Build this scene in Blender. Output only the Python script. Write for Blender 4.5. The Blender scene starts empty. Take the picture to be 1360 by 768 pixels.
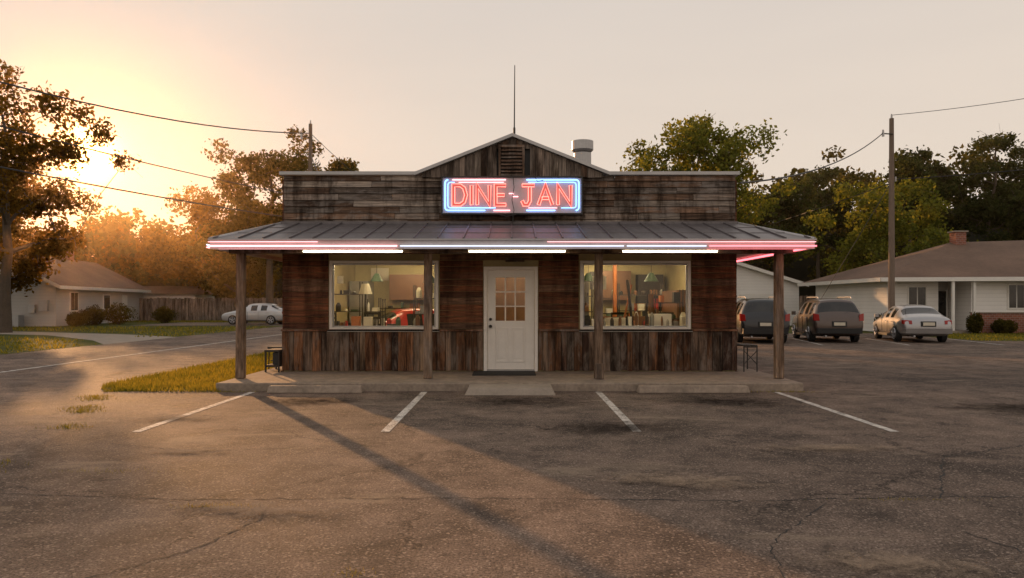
import bpy, math, random
import numpy as np
from mathutils import Vector, Matrix, noise as mnoise
random.seed(7)
scene=bpy.context.scene
scene.view_settings.view_transform='Standard'
try: scene.view_settings.look='None'
except Exception: pass
scene.view_settings.exposure=0

# ---------------------------------------------------------------- materials
def newmat(name):
    m=bpy.data.materials.new(name); m.use_nodes=True
    nt=m.node_tree; nt.nodes.clear()
    out=nt.nodes.new('ShaderNodeOutputMaterial')
    return m,nt,out
def N(nt,t,**kw):
    n=nt.nodes.new(t)
    for k,v in kw.items(): setattr(n,k,v)
    return n
def L(nt,a,b): nt.links.new(a,b)
def setin(n,**kw):
    for k,v in kw.items():
        n.inputs[k.replace('_',' ')].default_value=v
def noise(nt,co,scale,detail=4,rough=.55,dist=0):
    n=N(nt,'ShaderNodeTexNoise'); setin(n,Scale=scale,Detail=detail,Roughness=rough,Distortion=dist)
    if co is not None: L(nt,co,n.inputs['Vector'])
    return n.outputs['Fac']
def ramp(nt,fac,stops):
    r=N(nt,'ShaderNodeValToRGB'); L(nt,fac,r.inputs[0])
    e=r.color_ramp.elements
    e[0].position=stops[0][0]; e[0].color=(*stops[0][1],1)
    e[1].position=stops[-1][0]; e[1].color=(*stops[-1][1],1)
    for p,c in stops[1:-1]:
        k=e.new(p); k.color=(*c,1)
    return r.outputs[0]
def mix(nt,fac,a,b,mode='MIX'):
    m=N(nt,'ShaderNodeMix',data_type='RGBA',blend_type=mode)
    for sock,v in ((m.inputs[0],fac),(m.inputs[6],a),(m.inputs[7],b)):
        if hasattr(v,'links'): L(nt,v,sock)
        elif isinstance(v,(int,float)): sock.default_value=v
        else: sock.default_value=(*v,1)
    return m.outputs[2]
def math_(nt,op,a,b=None,clamp=False):
    m=N(nt,'ShaderNodeMath',operation=op); m.use_clamp=clamp
    for i,v in enumerate((a,b)):
        if v is None: continue
        if hasattr(v,'links'): L(nt,v,m.inputs[i])
        else: m.inputs[i].default_value=v
    return m.outputs[0]
def maprange(nt,f,a,b,c=0,d=1):
    r=N(nt,'ShaderNodeMapRange'); L(nt,f,r.inputs[0])
    for i,v in enumerate((a,b,c,d)): r.inputs[1+i].default_value=v
    return r.outputs[0]
def objco(nt,scale=(1,1,1)):
    tc=N(nt,'ShaderNodeTexCoord'); mp=N(nt,'ShaderNodeMapping'); mp.inputs['Scale'].default_value=scale
    L(nt,tc.outputs['Object'],mp.inputs['Vector']); return mp.outputs[0]
def bump(nt,h,strength,dist=.02):
    b=N(nt,'ShaderNodeBump'); setin(b,Strength=strength,Distance=dist); L(nt,h,b.inputs['Height']); return b.outputs[0]
def simple(name,col,rough=.6,metal=0,var=.25,nscale=3,bmp=.15,bscale=30,coat=0,spec=.5,scale=(1,1,1)):
    m,nt,out=newmat(name); p=N(nt,'ShaderNodeBsdfPrincipled')
    co=objco(nt,scale)
    a=noise(nt,co,nscale,5,.65)
    c=mix(nt,a,tuple(x*(1-var) for x in col),tuple(min(1,x*(1+var)) for x in col))
    b=noise(nt,co,bscale,2)
    c=mix(nt,var*.6,c,ramp(nt,b,[(.3,(.4,.4,.4)),(.7,(1,1,1))]),'MULTIPLY')
    L(nt,c,p.inputs['Base Color']); setin(p,Roughness=rough,Metallic=metal)
    p.inputs['Coat Weight'].default_value=coat; p.inputs['Specular IOR Level'].default_value=spec
    if bmp: L(nt,bump(nt,b,bmp,.01),p.inputs['Normal'])
    L(nt,p.outputs[0],out.inputs[0]); return m
def emis(name,col,s):
    m,nt,out=newmat(name); e=N(nt,'ShaderNodeEmission'); e.inputs[0].default_value=(*col,1); e.inputs[1].default_value=s
    L(nt,e.outputs[0],out.inputs[0]); return m
def wood(name,horizontal=True,wear=.5,grey=(.22,.19,.17),streak=.75):
    m,nt,out=newmat(name); p=N(nt,'ShaderNodeBsdfPrincipled')
    geo=N(nt,'ShaderNodeNewGeometry')
    tc=N(nt,'ShaderNodeTexCoord')
    add=N(nt,'ShaderNodeVectorMath',operation='ADD')
    comb=N(nt,'ShaderNodeCombineXYZ')
    r=math_(nt,'MULTIPLY',geo.outputs['Random Per Island'],57.)
    for i in range(3): L(nt,r,comb.inputs[i])
    L(nt,tc.outputs['Object'],add.inputs[0]); L(nt,comb.outputs[0],add.inputs[1])
    mp=N(nt,'ShaderNodeMapping'); mp.inputs['Scale'].default_value=(1.2,14,22) if horizontal else (22,14,1.2)
    L(nt,add.outputs[0],mp.inputs[0])
    g=noise(nt,mp.outputs[0],1.6,6,.7,.6)
    mpw=N(nt,'ShaderNodeMapping'); mpw.inputs['Scale'].default_value=(1,1,3) if horizontal else (3,1,1)
    L(nt,add.outputs[0],mpw.inputs[0])
    w=noise(nt,mpw.outputs[0],1.9,6,.7,.3)
    at=N(nt,'ShaderNodeAttribute'); at.attribute_name='Col'
    c=mix(nt,1,at.outputs[0],ramp(nt,g,[(.3,(.22,.2,.18)),(.5,(.95,.92,.9)),(.7,(1.8,1.7,1.6))]),'MULTIPLY')
    c=mix(nt,math_(nt,'MULTIPLY',ramp(nt,w,[(.48,(0,0,0)),(.6,(1,1,1))]),wear),c,mix(nt,g,tuple(x*.4 for x in grey),tuple(x*1.7 for x in grey)))
    mp2=N(nt,'ShaderNodeMapping'); mp2.inputs['Scale'].default_value=(3,3,.5); L(nt,tc.outputs['Object'],mp2.inputs[0])
    st=noise(nt,mp2.outputs[0],1.5,5,.7)
    c=mix(nt,streak,c,ramp(nt,st,[(.38,(.22,.18,.15)),(.55,(1.05,1.05,1.05))]),'MULTIPLY')
    L(nt,c,p.inputs['Base Color']); setin(p,Roughness=.8); p.inputs['Specular IOR Level'].default_value=.2
    L(nt,bump(nt,g,.7,.012),p.inputs['Normal'])
    L(nt,p.outputs[0],out.inputs[0]); return m
def leafmat(name,dark,light,trans=.45):
    m,nt,out=newmat(name); co=objco(nt)
    geo=N(nt,'ShaderNodeNewGeometry')
    a=noise(nt,co,.45,2)
    f=math_(nt,'ADD',math_(nt,'MULTIPLY',a,.9),math_(nt,'MULTIPLY',geo.outputs['Random Per Island'],.45))
    c=ramp(nt,f,[(.4,dark),(.95,light)])
    d=N(nt,'ShaderNodeBsdfDiffuse'); L(nt,c,d.inputs[0])
    t=N(nt,'ShaderNodeBsdfTranslucent'); L(nt,mix(nt,1,c,(1.9,1.5,.6),'MULTIPLY'),t.inputs[0])
    ms=N(nt,'ShaderNodeMixShader'); ms.inputs[0].default_value=trans
    L(nt,d.outputs[0],ms.inputs[1]); L(nt,t.outputs[0],ms.inputs[2]); L(nt,ms.outputs[0],out.inputs[0]); return m
def asphalt(name,tone=1.0):
    m,nt,out=newmat(name); p=N(nt,'ShaderNodeBsdfPrincipled'); co=objco(nt)
    big=noise(nt,co,.25,5,.65,.5); mid=noise(nt,co,1.6,5,.72); fine=noise(nt,co,62,2,.75)
    vor=N(nt,'ShaderNodeTexVoronoi'); vor.inputs['Scale'].default_value=70; L(nt,co,vor.inputs['Vector'])
    sp=N(nt,'ShaderNodeSeparateColor'); L(nt,vor.outputs['Color'],sp.inputs[0])
    t=tone
    c=ramp(nt,big,[(.32,(.11*t,.088*t,.077*t)),(.5,(.17*t,.134*t,.114*t)),(.68,(.24*t,.185*t,.152*t))])
    c=mix(nt,.85,c,ramp(nt,mid,[(.34,(.4,.39,.38)),(.62,(1.3,1.24,1.18))]),'MULTIPLY')
    c=mix(nt,.9,c,ramp(nt,fine,[(.32,(.25,.25,.25)),(.65,(1.5,1.46,1.42))]),'MULTIPLY')
    stone=ramp(nt,sp.outputs[0],[(.86,(0,0,0)),(.96,(1,1,1))])
    c=mix(nt,math_(nt,'MULTIPLY',stone,.55),c,(.46,.36,.29))
    d=noise(nt,objco(nt,(.55,1.5,1)),.8,5,.65,.5)
    c=mix(nt,math_(nt,'MULTIPLY',ramp(nt,d,[(.59,(0,0,0)),(.66,(1,1,1))]),.6),c,mix(nt,fine,(.17,.13,.1),(.44,.34,.25)))
    o=noise(nt,co,1.35,5,.68,1.2)
    c=mix(nt,math_(nt,'MULTIPLY',ramp(nt,o,[(.60,(0,0,0)),(.70,(1,1,1))]),.7),c,(.035,.028,.024))
    dn=N(nt,'ShaderNodeTexNoise'); setin(dn,Scale=1.6,Detail=5,Roughness=.7); L(nt,co,dn.inputs['Vector'])
    ad=N(nt,'ShaderNodeVectorMath',operation='MULTIPLY_ADD'); L(nt,dn.outputs['Color'],ad.inputs[0]); ad.inputs[1].default_value=(1.1,1.1,0); L(nt,co,ad.inputs[2])
    ve=N(nt,'ShaderNodeTexVoronoi',feature='DISTANCE_TO_EDGE'); ve.inputs['Scale'].default_value=.4; L(nt,ad.outputs[0],ve.inputs['Vector'])
    cr=ramp(nt,ve.outputs['Distance'],[(.0,(1,1,1)),(.005,(0,0,0))])
    cm=ramp(nt,noise(nt,co,.4,2),[(.42,(0,0,0)),(.5,(1,1,1))])
    crk=math_(nt,'MULTIPLY',cr,cm)
    ve2=N(nt,'ShaderNodeTexVoronoi',feature='DISTANCE_TO_EDGE'); ve2.inputs['Scale'].default_value=1.9; L(nt,ad.outputs[0],ve2.inputs['Vector'])
    cr2=math_(nt,'MULTIPLY',ramp(nt,ve2.outputs['Distance'],[(.0,(1,1,1)),(.016,(0,0,0))]),ramp(nt,big,[(.55,(0,0,0)),(.62,(.8,.8,.8))]))
    crk=math_(nt,'MAXIMUM',crk,cr2)
    c=mix(nt,math_(nt,'MULTIPLY',crk,.85),c,(.014,.012,.011))
    L(nt,c,p.inputs['Base Color']); p.inputs['Specular IOR Level'].default_value=.12
    L(nt,maprange(nt,mid,0,1,.7,.9),p.inputs['Roughness'])
    h=math_(nt,'ADD',math_(nt,'MULTIPLY',mid,1.2),math_(nt,'ADD',fine,math_(nt,'MULTIPLY',sp.outputs[1],.4)))
    L(nt,bump(nt,h,1.0,.02),p.inputs['Normal']); L(nt,p.outputs[0],out.inputs[0]); return m

M={}
M['wood_h']=wood('weathered_boards_h',True,.75,(.21,.18,.16),.9)
M['siding']=wood('stained_siding',True,.3,(.11,.07,.05),.75)
M['wood_v']=wood('weathered_boards_v',False,.7,(.19,.155,.13),.9)
M['asphalt']=asphalt('lot_asphalt',1.0); M['road']=asphalt('road_asphalt',1.3)
M['concrete']=simple('concrete',(.32,.27,.22),.85,var=.4,nscale=2,bmp=.4,bscale=25,spec=.2)
M['concrete_old']=simple('old_concrete',(.3,.24,.19),.9,var=.6,nscale=4,bmp=.6,bscale=18,spec=.2)
M['metalroof']=simple('metal_roof',(.15,.135,.14),.48,.35,var=.5,nscale=1.6,bmp=.1,bscale=8,scale=(3,.6,1))
M['trim']=simple('galvanized_trim',(.42,.41,.41),.4,.6,var=.25,nscale=2,bmp=.05)
M['white']=simple('white_paint',(.76,.73,.68),.5,var=.12,nscale=2,bmp=.08)
M['fascia']=simple('fascia_paint',(.6,.54,.53),.5,var=.3,nscale=3,bmp=.08)
M['signback']=simple('sign_enamel',(.55,.5,.55),.4,var=.2,nscale=4,bmp=.03)
M['doorwhite']=simple('door_paint',(.84,.80,.75),.5,var=.12,nscale=2.5,bmp=.05)
M['black']=simple('black_plastic',(.02,.02,.02),.6,var=.2)
M['rubber']=simple('rubber',(.02,.019,.018),.85,var=.2)
M['iron']=simple('dark_iron',(.05,.045,.04),.5,.5)
M['soffit']=simple('soffit_boards',(.5,.45,.37),.7,var=.2,nscale=2,scale=(1,6,1))
M['pole']=simple('creosote_wood',(.19,.14,.105),.85,var=.4,nscale=3,scale=(8,8,1),bmp=.4)
M['wire']=simple('cable',(.03,.028,.026),.6)
M['post']=wood('porch_post_wood',False,.6,(.24,.2,.17))
M['bark']=simple('bark',(.09,.065,.045),.9,var=.4,bmp=.6,bscale=12)
M['neon_red']=emis('neon_red',(1,.22,.17),3.2)
M['neon_redfill']=emis('neon_letter_glow',(1,.16,.13),.8)
M['neon_pink']=emis('neon_pink',(1,.42,.44),3.2)
M['neon_hot']=emis('neon_hot_pink',(1,.17,.2),3.2)
M['neon_blue']=emis('neon_blue',(.22,.5,1),3.6)
M['neon_white']=emis('neon_white',(.74,.8,1),1.6)
M['tube']=emis('fluorescent',(1,.84,.58),8)
M['panel']=emis('ceiling_light_tube',(1,.80,.48),85)
M['intwall']=simple('interior_wall',(.46,.38,.2),.8,var=.35,nscale=1.2)
M['intfloor']=simple('interior_floor',(.13,.1,.08),.4)
M['intwood']=simple('interior_wood',(.16,.07,.03),.5,var=.4)
M['steel']=simple('kitchen_steel',(.3,.29,.27),.35,.6)
M['red']=simple('red_vinyl',(.42,.03,.02),.4)
M['orange']=simple('orange_plastic',(.5,.16,.04),.4)
M['teal']=simple('green_paint',(.05,.085,.05),.5)
M['dark']=simple('dark_furniture',(.035,.025,.02),.5,var=.4)
M['paper']=simple('paper',(.66,.6,.48),.8)
def glassmat(name,dark=0.0,rf=1.0):
    m,nt,out=newmat(name)
    t=N(nt,'ShaderNodeBsdfTransparent'); v=1-dark; t.inputs[0].default_value=(v,v,v*.97,1)
    g=N(nt,'ShaderNodeBsdfGlossy'); g.inputs['Roughness'].default_value=.015
    fr=N(nt,'ShaderNodeFresnel'); fr.inputs[0].default_value=1.5
    ms=N(nt,'ShaderNodeMixShader'); L(nt,math_(nt,'MULTIPLY',fr.outputs[0],rf,True),ms.inputs[0]); L(nt,t.outputs[0],ms.inputs[1]); L(nt,g.outputs[0],ms.inputs[2]); L(nt,ms.outputs[0],out.inputs[0]); return m
M['glass']=glassmat('window_glass',.02,1.0)
def darkglass(name):
    m,nt,out=newmat(name); p=N(nt,'ShaderNodeBsdfPrincipled'); co=objco(nt)
    L(nt,ramp(nt,noise(nt,co,1.5,3),[(.35,(.012,.012,.013)),(.65,(.035,.033,.03))]),p.inputs['Base Color'])
    setin(p,Roughness=.06); L(nt,p.outputs[0],out.inputs[0]); return m
M['dglass']=darkglass('tinted_glass')
def brickmat():
    m,nt,out=newmat('brick'); p=N(nt,'ShaderNodeBsdfPrincipled'); co=objco(nt)
    mp=N(nt,'ShaderNodeMapping'); mp.inputs['Rotation'].default_value=(math.radians(90),0,0); L(nt,co,mp.inputs[0])
    b=N(nt,'ShaderNodeTexBrick'); L(nt,mp.outputs[0],b.inputs[0]); b.inputs['Scale'].default_value=2.2
    b.inputs['Color1'].default_value=(.3,.10,.06,1); b.inputs['Color2'].default_value=(.2,.07,.045,1); b.inputs['Mortar'].default_value=(.3,.24,.2,1)
    L(nt,b.outputs[0],p.inputs['Base Color']); setin(p,Roughness=.85); L(nt,p.outputs[0],out.inputs[0]); return m
M['brick']=brickmat()
def shingle(name,c):
    m,nt,out=newmat(name); p=N(nt,'ShaderNodeBsdfPrincipled'); co=objco(nt,(3,3,10))
    a=noise(nt,co,1.5,5,.7); b=noise(nt,objco(nt),.5,4)
    x=mix(nt,a,tuple(v*.5 for v in c),tuple(v*1.5 for v in c)); x=mix(nt,.6,x,ramp(nt,b,[(.3,(.5,.5,.5)),(.7,(1.2,1.2,1.2))]),'MULTIPLY')
    L(nt,x,p.inputs['Base Color']); setin(p,Roughness=.9); L(nt,bump(nt,a,.5,.03),p.inputs['Normal']); L(nt,p.outputs[0],out.inputs[0]); return m
M['shingle']=shingle('brown_shingle',(.15,.09,.06))
def lapwhite(name,c,pitch=.2):
    m,nt,out=newmat(name); p=N(nt,'ShaderNodeBsdfPrincipled'); tc=N(nt,'ShaderNodeTexCoord')
    s=N(nt,'ShaderNodeSeparateXYZ'); L(nt,tc.outputs['Object'],s.inputs[0])
    f=math_(nt,'FRACT',math_(nt,'DIVIDE',s.outputs[2],pitch))
    a=noise(nt,tc.outputs['Object'],.8,5)
    x=mix(nt,a,tuple(v*.85 for v in c),tuple(v*1.08 for v in c))
    x=mix(nt,.5,x,ramp(nt,f,[(.0,(.5,.5,.5)),(.12,(1,1,1))]),'MULTIPLY')
    L(nt,x,p.inputs['Base Color']); setin(p,Roughness=.6); L(nt,bump(nt,math_(nt,'SUBTRACT',1.,f),.5,.03),p.inputs['Normal']); L(nt,p.outputs[0],out.inputs[0]); return m
M['lapwhite']=lapwhite('white_lap_siding',(.84,.81,.77)); M['lapgrey']=lapwhite('grey_lap_siding',(.52,.49,.46))
def groundmat(name,c1,c2,c3):
    m,nt,out=newmat(name); p=N(nt,'ShaderNodeBsdfPrincipled'); co=objco(nt)
    a=noise(nt,co,.35,6,.65); b=noise(nt,co,9,5,.75)
    x=ramp(nt,a,[(.3,c1),(.55,c2),(.75,c3)]); x=mix(nt,.8,x,ramp(nt,b,[(.3,(.35,.35,.35)),(.7,(1.35,1.35,1.35))]),'MULTIPLY')
    L(nt,x,p.inputs['Base Color']); setin(p,Roughness=.95); p.inputs['Specular IOR Level'].default_value=.1
    L(nt,bump(nt,b,1,.05),p.inputs['Normal']); L(nt,p.outputs[0],out.inputs[0]); return m
M['ground']=groundmat('grass_ground',(.065,.075,.02),(.11,.11,.032),(.16,.13,.05))
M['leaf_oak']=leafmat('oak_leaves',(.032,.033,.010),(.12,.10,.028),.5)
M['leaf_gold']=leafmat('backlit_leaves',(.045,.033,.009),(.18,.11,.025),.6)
M['leaf_green']=leafmat('maple_leaves',(.06,.08,.018),(.19,.21,.05),.5)
M['leaf_pine']=leafmat('pine_needles',(.016,.025,.010),(.07,.085,.028),.35)
M['leaf_far']=leafmat('far_foliage',(.02,.026,.009),(.09,.085,.027),.4)
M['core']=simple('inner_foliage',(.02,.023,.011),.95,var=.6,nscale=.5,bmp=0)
M['grass']=leafmat('grass_blades',(.10,.12,.022),(.3,.26,.06),.5)
def linemat():
    m,nt,out=newmat('worn_line_paint'); p=N(nt,'ShaderNodeBsdfPrincipled'); co=objco(nt)
    a=noise(nt,co,7,6,.8); b=noise(nt,co,45,3,.7)
    f=math_(nt,'ADD',math_(nt,'MULTIPLY',a,.65),math_(nt,'MULTIPLY',b,.35))
    L(nt,ramp(nt,f,[(.43,(.13,.11,.095)),(.49,(.45,.41,.37)),(.6,(.68,.64,.58))]),p.inputs['Base Color']); setin(p,Roughness=.8); p.inputs['Specular IOR Level'].default_value=.2
    L(nt,bump(nt,b,.5,.01),p.inputs['Normal']); L(nt,p.outputs[0],out.inputs[0]); return m
M['line']=linemat()
def decal(name,col,amount,lo=.42,hi=.62,nscale=2.5):
    m,nt,out=newmat(name); tc=N(nt,'ShaderNodeTexCoord'); g=N(nt,'ShaderNodeVectorMath',operation='LENGTH')
    mp=N(nt,'ShaderNodeMapping'); mp.inputs['Location'].default_value=(-1,-1,0); mp.inputs['Scale'].default_value=(2,2,0); L(nt,tc.outputs['UV'],mp.inputs[0]); L(nt,mp.outputs[0],g.inputs[0])
    geo=N(nt,'ShaderNodeNewGeometry')
    n=noise(nt,geo.outputs['Position'],nscale,6,.78,1.0)
    fall=maprange(nt,g.outputs['Value'],.0,1.0,.2,-.34)
    f=ramp(nt,math_(nt,'ADD',n,fall),[(lo,(0,0,0)),(hi+.1,(1,1,1))])
    d=N(nt,'ShaderNodeBsdfDiffuse'); f2=noise(nt,geo.outputs['Position'],60,2,.75)
    L(nt,mix(nt,f2,tuple(v*.4 for v in col),tuple(v*1.6 for v in col)),d.inputs[0]); t=N(nt,'ShaderNodeBsdfTransparent')
    ms=N(nt,'ShaderNodeMixShader'); L(nt,math_(nt,'MULTIPLY',f,amount),ms.inputs[0]); L(nt,t.outputs[0],ms.inputs[1]); L(nt,d.outputs[0],ms.inputs[2]); L(nt,ms.outputs[0],out.inputs[0]); return m
M['oil']=decal('oil_film',(.035,.028,.024),.78,.42,.62,3.2); M['sand']=decal('sand_film',(.3,.225,.165),.7,.44,.62,4.5)

# ---------------------------------------------------------------- mesh builder
class MB:
    def __init__(s): s.v=[];s.f=[];s.m=[];s.c=[];s.mats=[]
    def mi(s,mat):
        mm=M[mat] if isinstance(mat,str) else mat
        if mm not in s.mats: s.mats.append(mm)
        return s.mats.index(mm)
    def add(s,verts,faces,mat,col=(1,1,1)):
        o=len(s.v); k=s.mi(mat); s.v+= [tuple(p) for p in verts]
        for f in faces: s.f.append([o+i for i in f]); s.m.append(k); s.c.append(col)
    def hex(s,p,mat,col=(1,1,1)):
        s.add(p,[(0,3,2,1),(4,5,6,7),(0,1,5,4),(1,2,6,5),(2,3,7,6),(3,0,4,7)],mat,col)
    def box(s,x0,x1,y0,y1,z0,z1,mat,col=(1,1,1)):
        s.hex([(x0,y0,z0),(x1,y0,z0),(x1,y1,z0),(x0,y1,z0),(x0,y0,z1),(x1,y0,z1),(x1,y1,z1),(x0,y1,z1)],mat,col)
    def tube(s,pts,rad,mat,n=8,cap=True,col=(1,1,1)):
        pts=[Vector(p) for p in pts]
        if not hasattr(rad,'__len__'): rad=[rad]*len(pts)
        o=[];faces=[]
        up=None
        for i,p in enumerate(pts):
            d=(pts[min(i+1,len(pts)-1)]-pts[max(i-1,0)]).normalized()
            if up is None:
                up=Vector((0,0,1)) if abs(d.z)<.9 else Vector((1,0,0))
            a=d.cross(up)
            if a.length<1e-4: a=d.cross(Vector((0,1,0)))
            a.normalize(); b=a.cross(d).normalized(); up=b
            for k in range(n):
                t=2*math.pi*k/n; o.append(p+(a*math.cos(t)+b*math.sin(t))*rad[i])
        for i in range(len(pts)-1):
            for k in range(n): faces.append((i*n+k,i*n+(k+1)%n,(i+1)*n+(k+1)%n,(i+1)*n+k))
        if cap: faces.append(tuple(range(n))[::-1]); faces.append(tuple((len(pts)-1)*n+k for k in range(n)))
        s.add(o,faces,mat,col)
    def build(s,name,parent=None,smooth=False,bevel=0,loc=None,rot=None):
        me=bpy.data.meshes.new(name); me.from_pydata(s.v,[],s.f)
        for m in s.mats: me.materials.append(m)
        me.polygons.foreach_set('material_index',s.m)
        ca=me.color_attributes.new('Col','FLOAT_COLOR','CORNER'); arr=[]
        for f,c in zip(s.f,s.c): arr+= [c[0],c[1],c[2],1.0]*len(f)
        ca.data.foreach_set('color',arr)
        if smooth: me.polygons.foreach_set('use_smooth',[True]*len(s.f))
        me.update()
        ob=bpy.data.objects.new(name,me); scene.collection.objects.link(ob)
        if parent: ob.parent=parent
        if loc: ob.location=loc
        if rot is not None: ob.rotation_euler=(0,0,rot)
        if bevel:
            b=ob.modifiers.new('b','BEVEL'); b.width=bevel; b.segments=2; b.limit_method='ANGLE'
        return ob
def empty(name,loc=(0,0,0),rot=0):
    e=bpy.data.objects.new(name,None); scene.collection.objects.link(e); e.location=loc; e.rotation_euler=(0,0,rot); return e
R=random.uniform

# ---------------------------------------------------------------- camera / light / sky
cam=bpy.data.cameras.new('camera'); co_=bpy.data.objects.new('camera',cam); scene.collection.objects.link(co_)
co_.location=(0,0,1.5); co_.rotation_euler=(math.radians(90),0,0); cam.lens=26; cam.sensor_width=36; cam.shift_y=.014; cam.clip_end=3000; cam.clip_start=.05
scene.camera=co_
AZ=math.radians(-30); EL=math.radians(10)
sd=Vector((math.sin(AZ)*math.cos(EL),math.cos(AZ)*math.cos(EL),math.sin(EL)))
sl=bpy.data.lights.new('sun','SUN'); sl.energy=5; sl.angle=math.radians(.8); sl.color=(1,.50,.20)
so=bpy.data.objects.new('sun',sl); scene.collection.objects.link(so); so.rotation_euler=(-sd).to_track_quat('-Z','Y').to_euler()
w=bpy.data.worlds.new('World'); scene.world=w; w.use_nodes=True; nt=w.node_tree; nt.nodes.clear()
out=N(nt,'ShaderNodeOutputWorld'); bg=N(nt,'ShaderNodeBackground'); bg.inputs[1].default_value=.1
sky=N(nt,'ShaderNodeTexSky',sky_type='NISHITA'); sky.sun_disc=False; sky.sun_elevation=EL; sky.sun_rotation=AZ
sky.air_density=1.5; sky.dust_density=4; sky.ozone_density=1
tc=N(nt,'ShaderNodeTexCoord')
dt=N(nt,'ShaderNodeVectorMath',operation='DOT_PRODUCT'); L(nt,tc.outputs['Generated'],dt.inputs[0]); dt.inputs[1].default_value=sd
dpos=math_(nt,'MAXIMUM',dt.outputs['Value'],0.)
sx=N(nt,'ShaderNodeSeparateXYZ'); L(nt,tc.outputs['Generated'],sx.inputs[0])
mp=N(nt,'ShaderNodeMapping'); mp.inputs['Scale'].default_value=(1,1,4); L(nt,tc.outputs['Generated'],mp.inputs[0])
cl=noise(nt,mp.outputs[0],1.6,5,.55,.4)
veil=ramp(nt,sx.outputs[2],[(0,(.93,.74,.57)),(.15,(.88,.75,.63)),(.4,(.79,.705,.635)),(1,(.72,.69,.67))])
veil=mix(nt,.14,veil,ramp(nt,cl,[(.35,(.8,.8,.83)),(.65,(1.12,1.1,1.06))]),'MULTIPLY')
veil=mix(nt,1,veil,(9.2,9.2,9.2),'MULTIPLY')
base=mix(nt,.98,sky.outputs[0],veil)
g1=mix(nt,math_(nt,'POWER',dpos,40.),(0,0,0),(.5,.15,0)); g2=mix(nt,math_(nt,'POWER',dpos,320.),(0,0,0),(9,2.8,.1)); g3=mix(nt,math_(nt,'POWER',dpos,3000.),(0,0,0),(60,34,10))
tot=mix(nt,1,mix(nt,1,mix(nt,1,base,g1,'ADD'),g2,'ADD'),g3,'ADD')
L(nt,tot,bg.inputs[0]); L(nt,bg.outputs[0],out.inputs[0])

hm,hnt,hout=newmat('evening_haze'); vs=N(hnt,'ShaderNodeVolumeScatter'); vs.inputs['Color'].default_value=(1,.70,.40,1); vs.inputs['Density'].default_value=.00085; vs.inputs['Anisotropy'].default_value=.88
L(hnt,vs.outputs[0],hout.inputs['Volume']); M['haze']=hm
b=MB(); b.box(-150,120,27,135,-1,17,'haze'); b.build('haze')

# ---------------------------------------------------------------- ground
def sheet(name,pts,z,mat):
    b=MB(); b.add([(x,y,z) for x,y in pts],[tuple(range(len(pts)))],mat); return b.build(name)
sheet('ground',[(-700,-300),(700,-300),(700,900),(-700,900)],-.012,'ground')
sheet('road',[(-15,-40),(-4.6,-40),(-4.6,11.5),(-7.0,12.7),(-7.5,15),(-7.6,160),(-15,160)],-.006,'road')
sheet('driveway',[(-14.9,27),(-14.9,33),(-19,36),(-40,46),(-40,41.5),(-22,35),(-17,30)],-.003,'concrete')
sheet('parking_pad',[(-14.9,50),(-14.9,58),(-26,58),(-26,50)],-.003,'road')
sheet('parking_lot',[(-4.9,-40),(60,-40),(60,22),(30,27),(18.6,29.6),(18.6,37),(-4.9,37),(-4.9,12.9),(-6.9,12.5),(-6.2,10.8),(-5.2,8.6),(-4.75,6.5)],0,'asphalt')
b=MB()
for x in(-4.38,-1.48,1.46,4.465):
    b.add([(x-.052,8.62,.004),(x+.052,8.62,.004),(x+.052,12.5,.004),(x-.052,12.5,.004)],[(0,1,2,3)],'line')
for x,yy in((8.0,26.5),(11.1,26.5),(14.2,26.5),(17.6,26.5)):
    b.add([(x,yy,.004),(x+.1,yy,.004),(x+.9,yy+5,.004),(x+.8,yy+5,.004)],[(0,1,2,3)],'line')
for y0 in range(-4,100,1):
    b.add([(-11.2,y0,.001),(-11.06,y0,.001),(-11.06,y0+1,.001),(-11.2,y0+1,.001)],[(0,1,2,3)],'line')
b.build('parking_lines')
def stain(name,cx,cy,rx,ry,mat,z=.007,rot=0):
    me=bpy.data.meshes.new(name); me.from_pydata([(-rx,-ry,0),(rx,-ry,0),(rx,ry,0),(-rx,ry,0)],[],[(0,1,2,3)])
    uv=me.uv_layers.new(name='UVMap')
    for i,c in enumerate(((0,0),(1,0),(1,1),(0,1))): uv.data[i].uv=c
    me.materials.append(M[mat]); o=bpy.data.objects.new(name,me); o.location=(cx,cy,z); o.rotation_euler=(0,0,rot); scene.collection.objects.link(o)
for i,(cx,cy,rx,ry) in enumerate(((.1,11.3,2.0,1.3),(3.2,11.3,2.1,1.3),(-3.0,11.3,1.6,1.0),(7.4,10.4,2.6,1.6),(1.2,8.9,1.8,1.0))):
    stain('oil_stain',cx,cy,rx,ry,'oil',.007+.0015*i,R(-.3,.3))
for i,(cx,cy,rx,ry) in enumerate(((-3.3,7.45,1.1,.35),(-1.9,5.35,1.6,.4),(3.3,7.6,1.6,.5),(1.4,6.2,1.5,.6),(-4.4,9.6,1.3,.7),(2.2,4.2,1.4,.5))):
    stain('sand_patch',cx,cy,rx,ry,'sand',.018+.0015*i,R(-.2,.2))
b=MB(); rng=random.Random(4)
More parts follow.
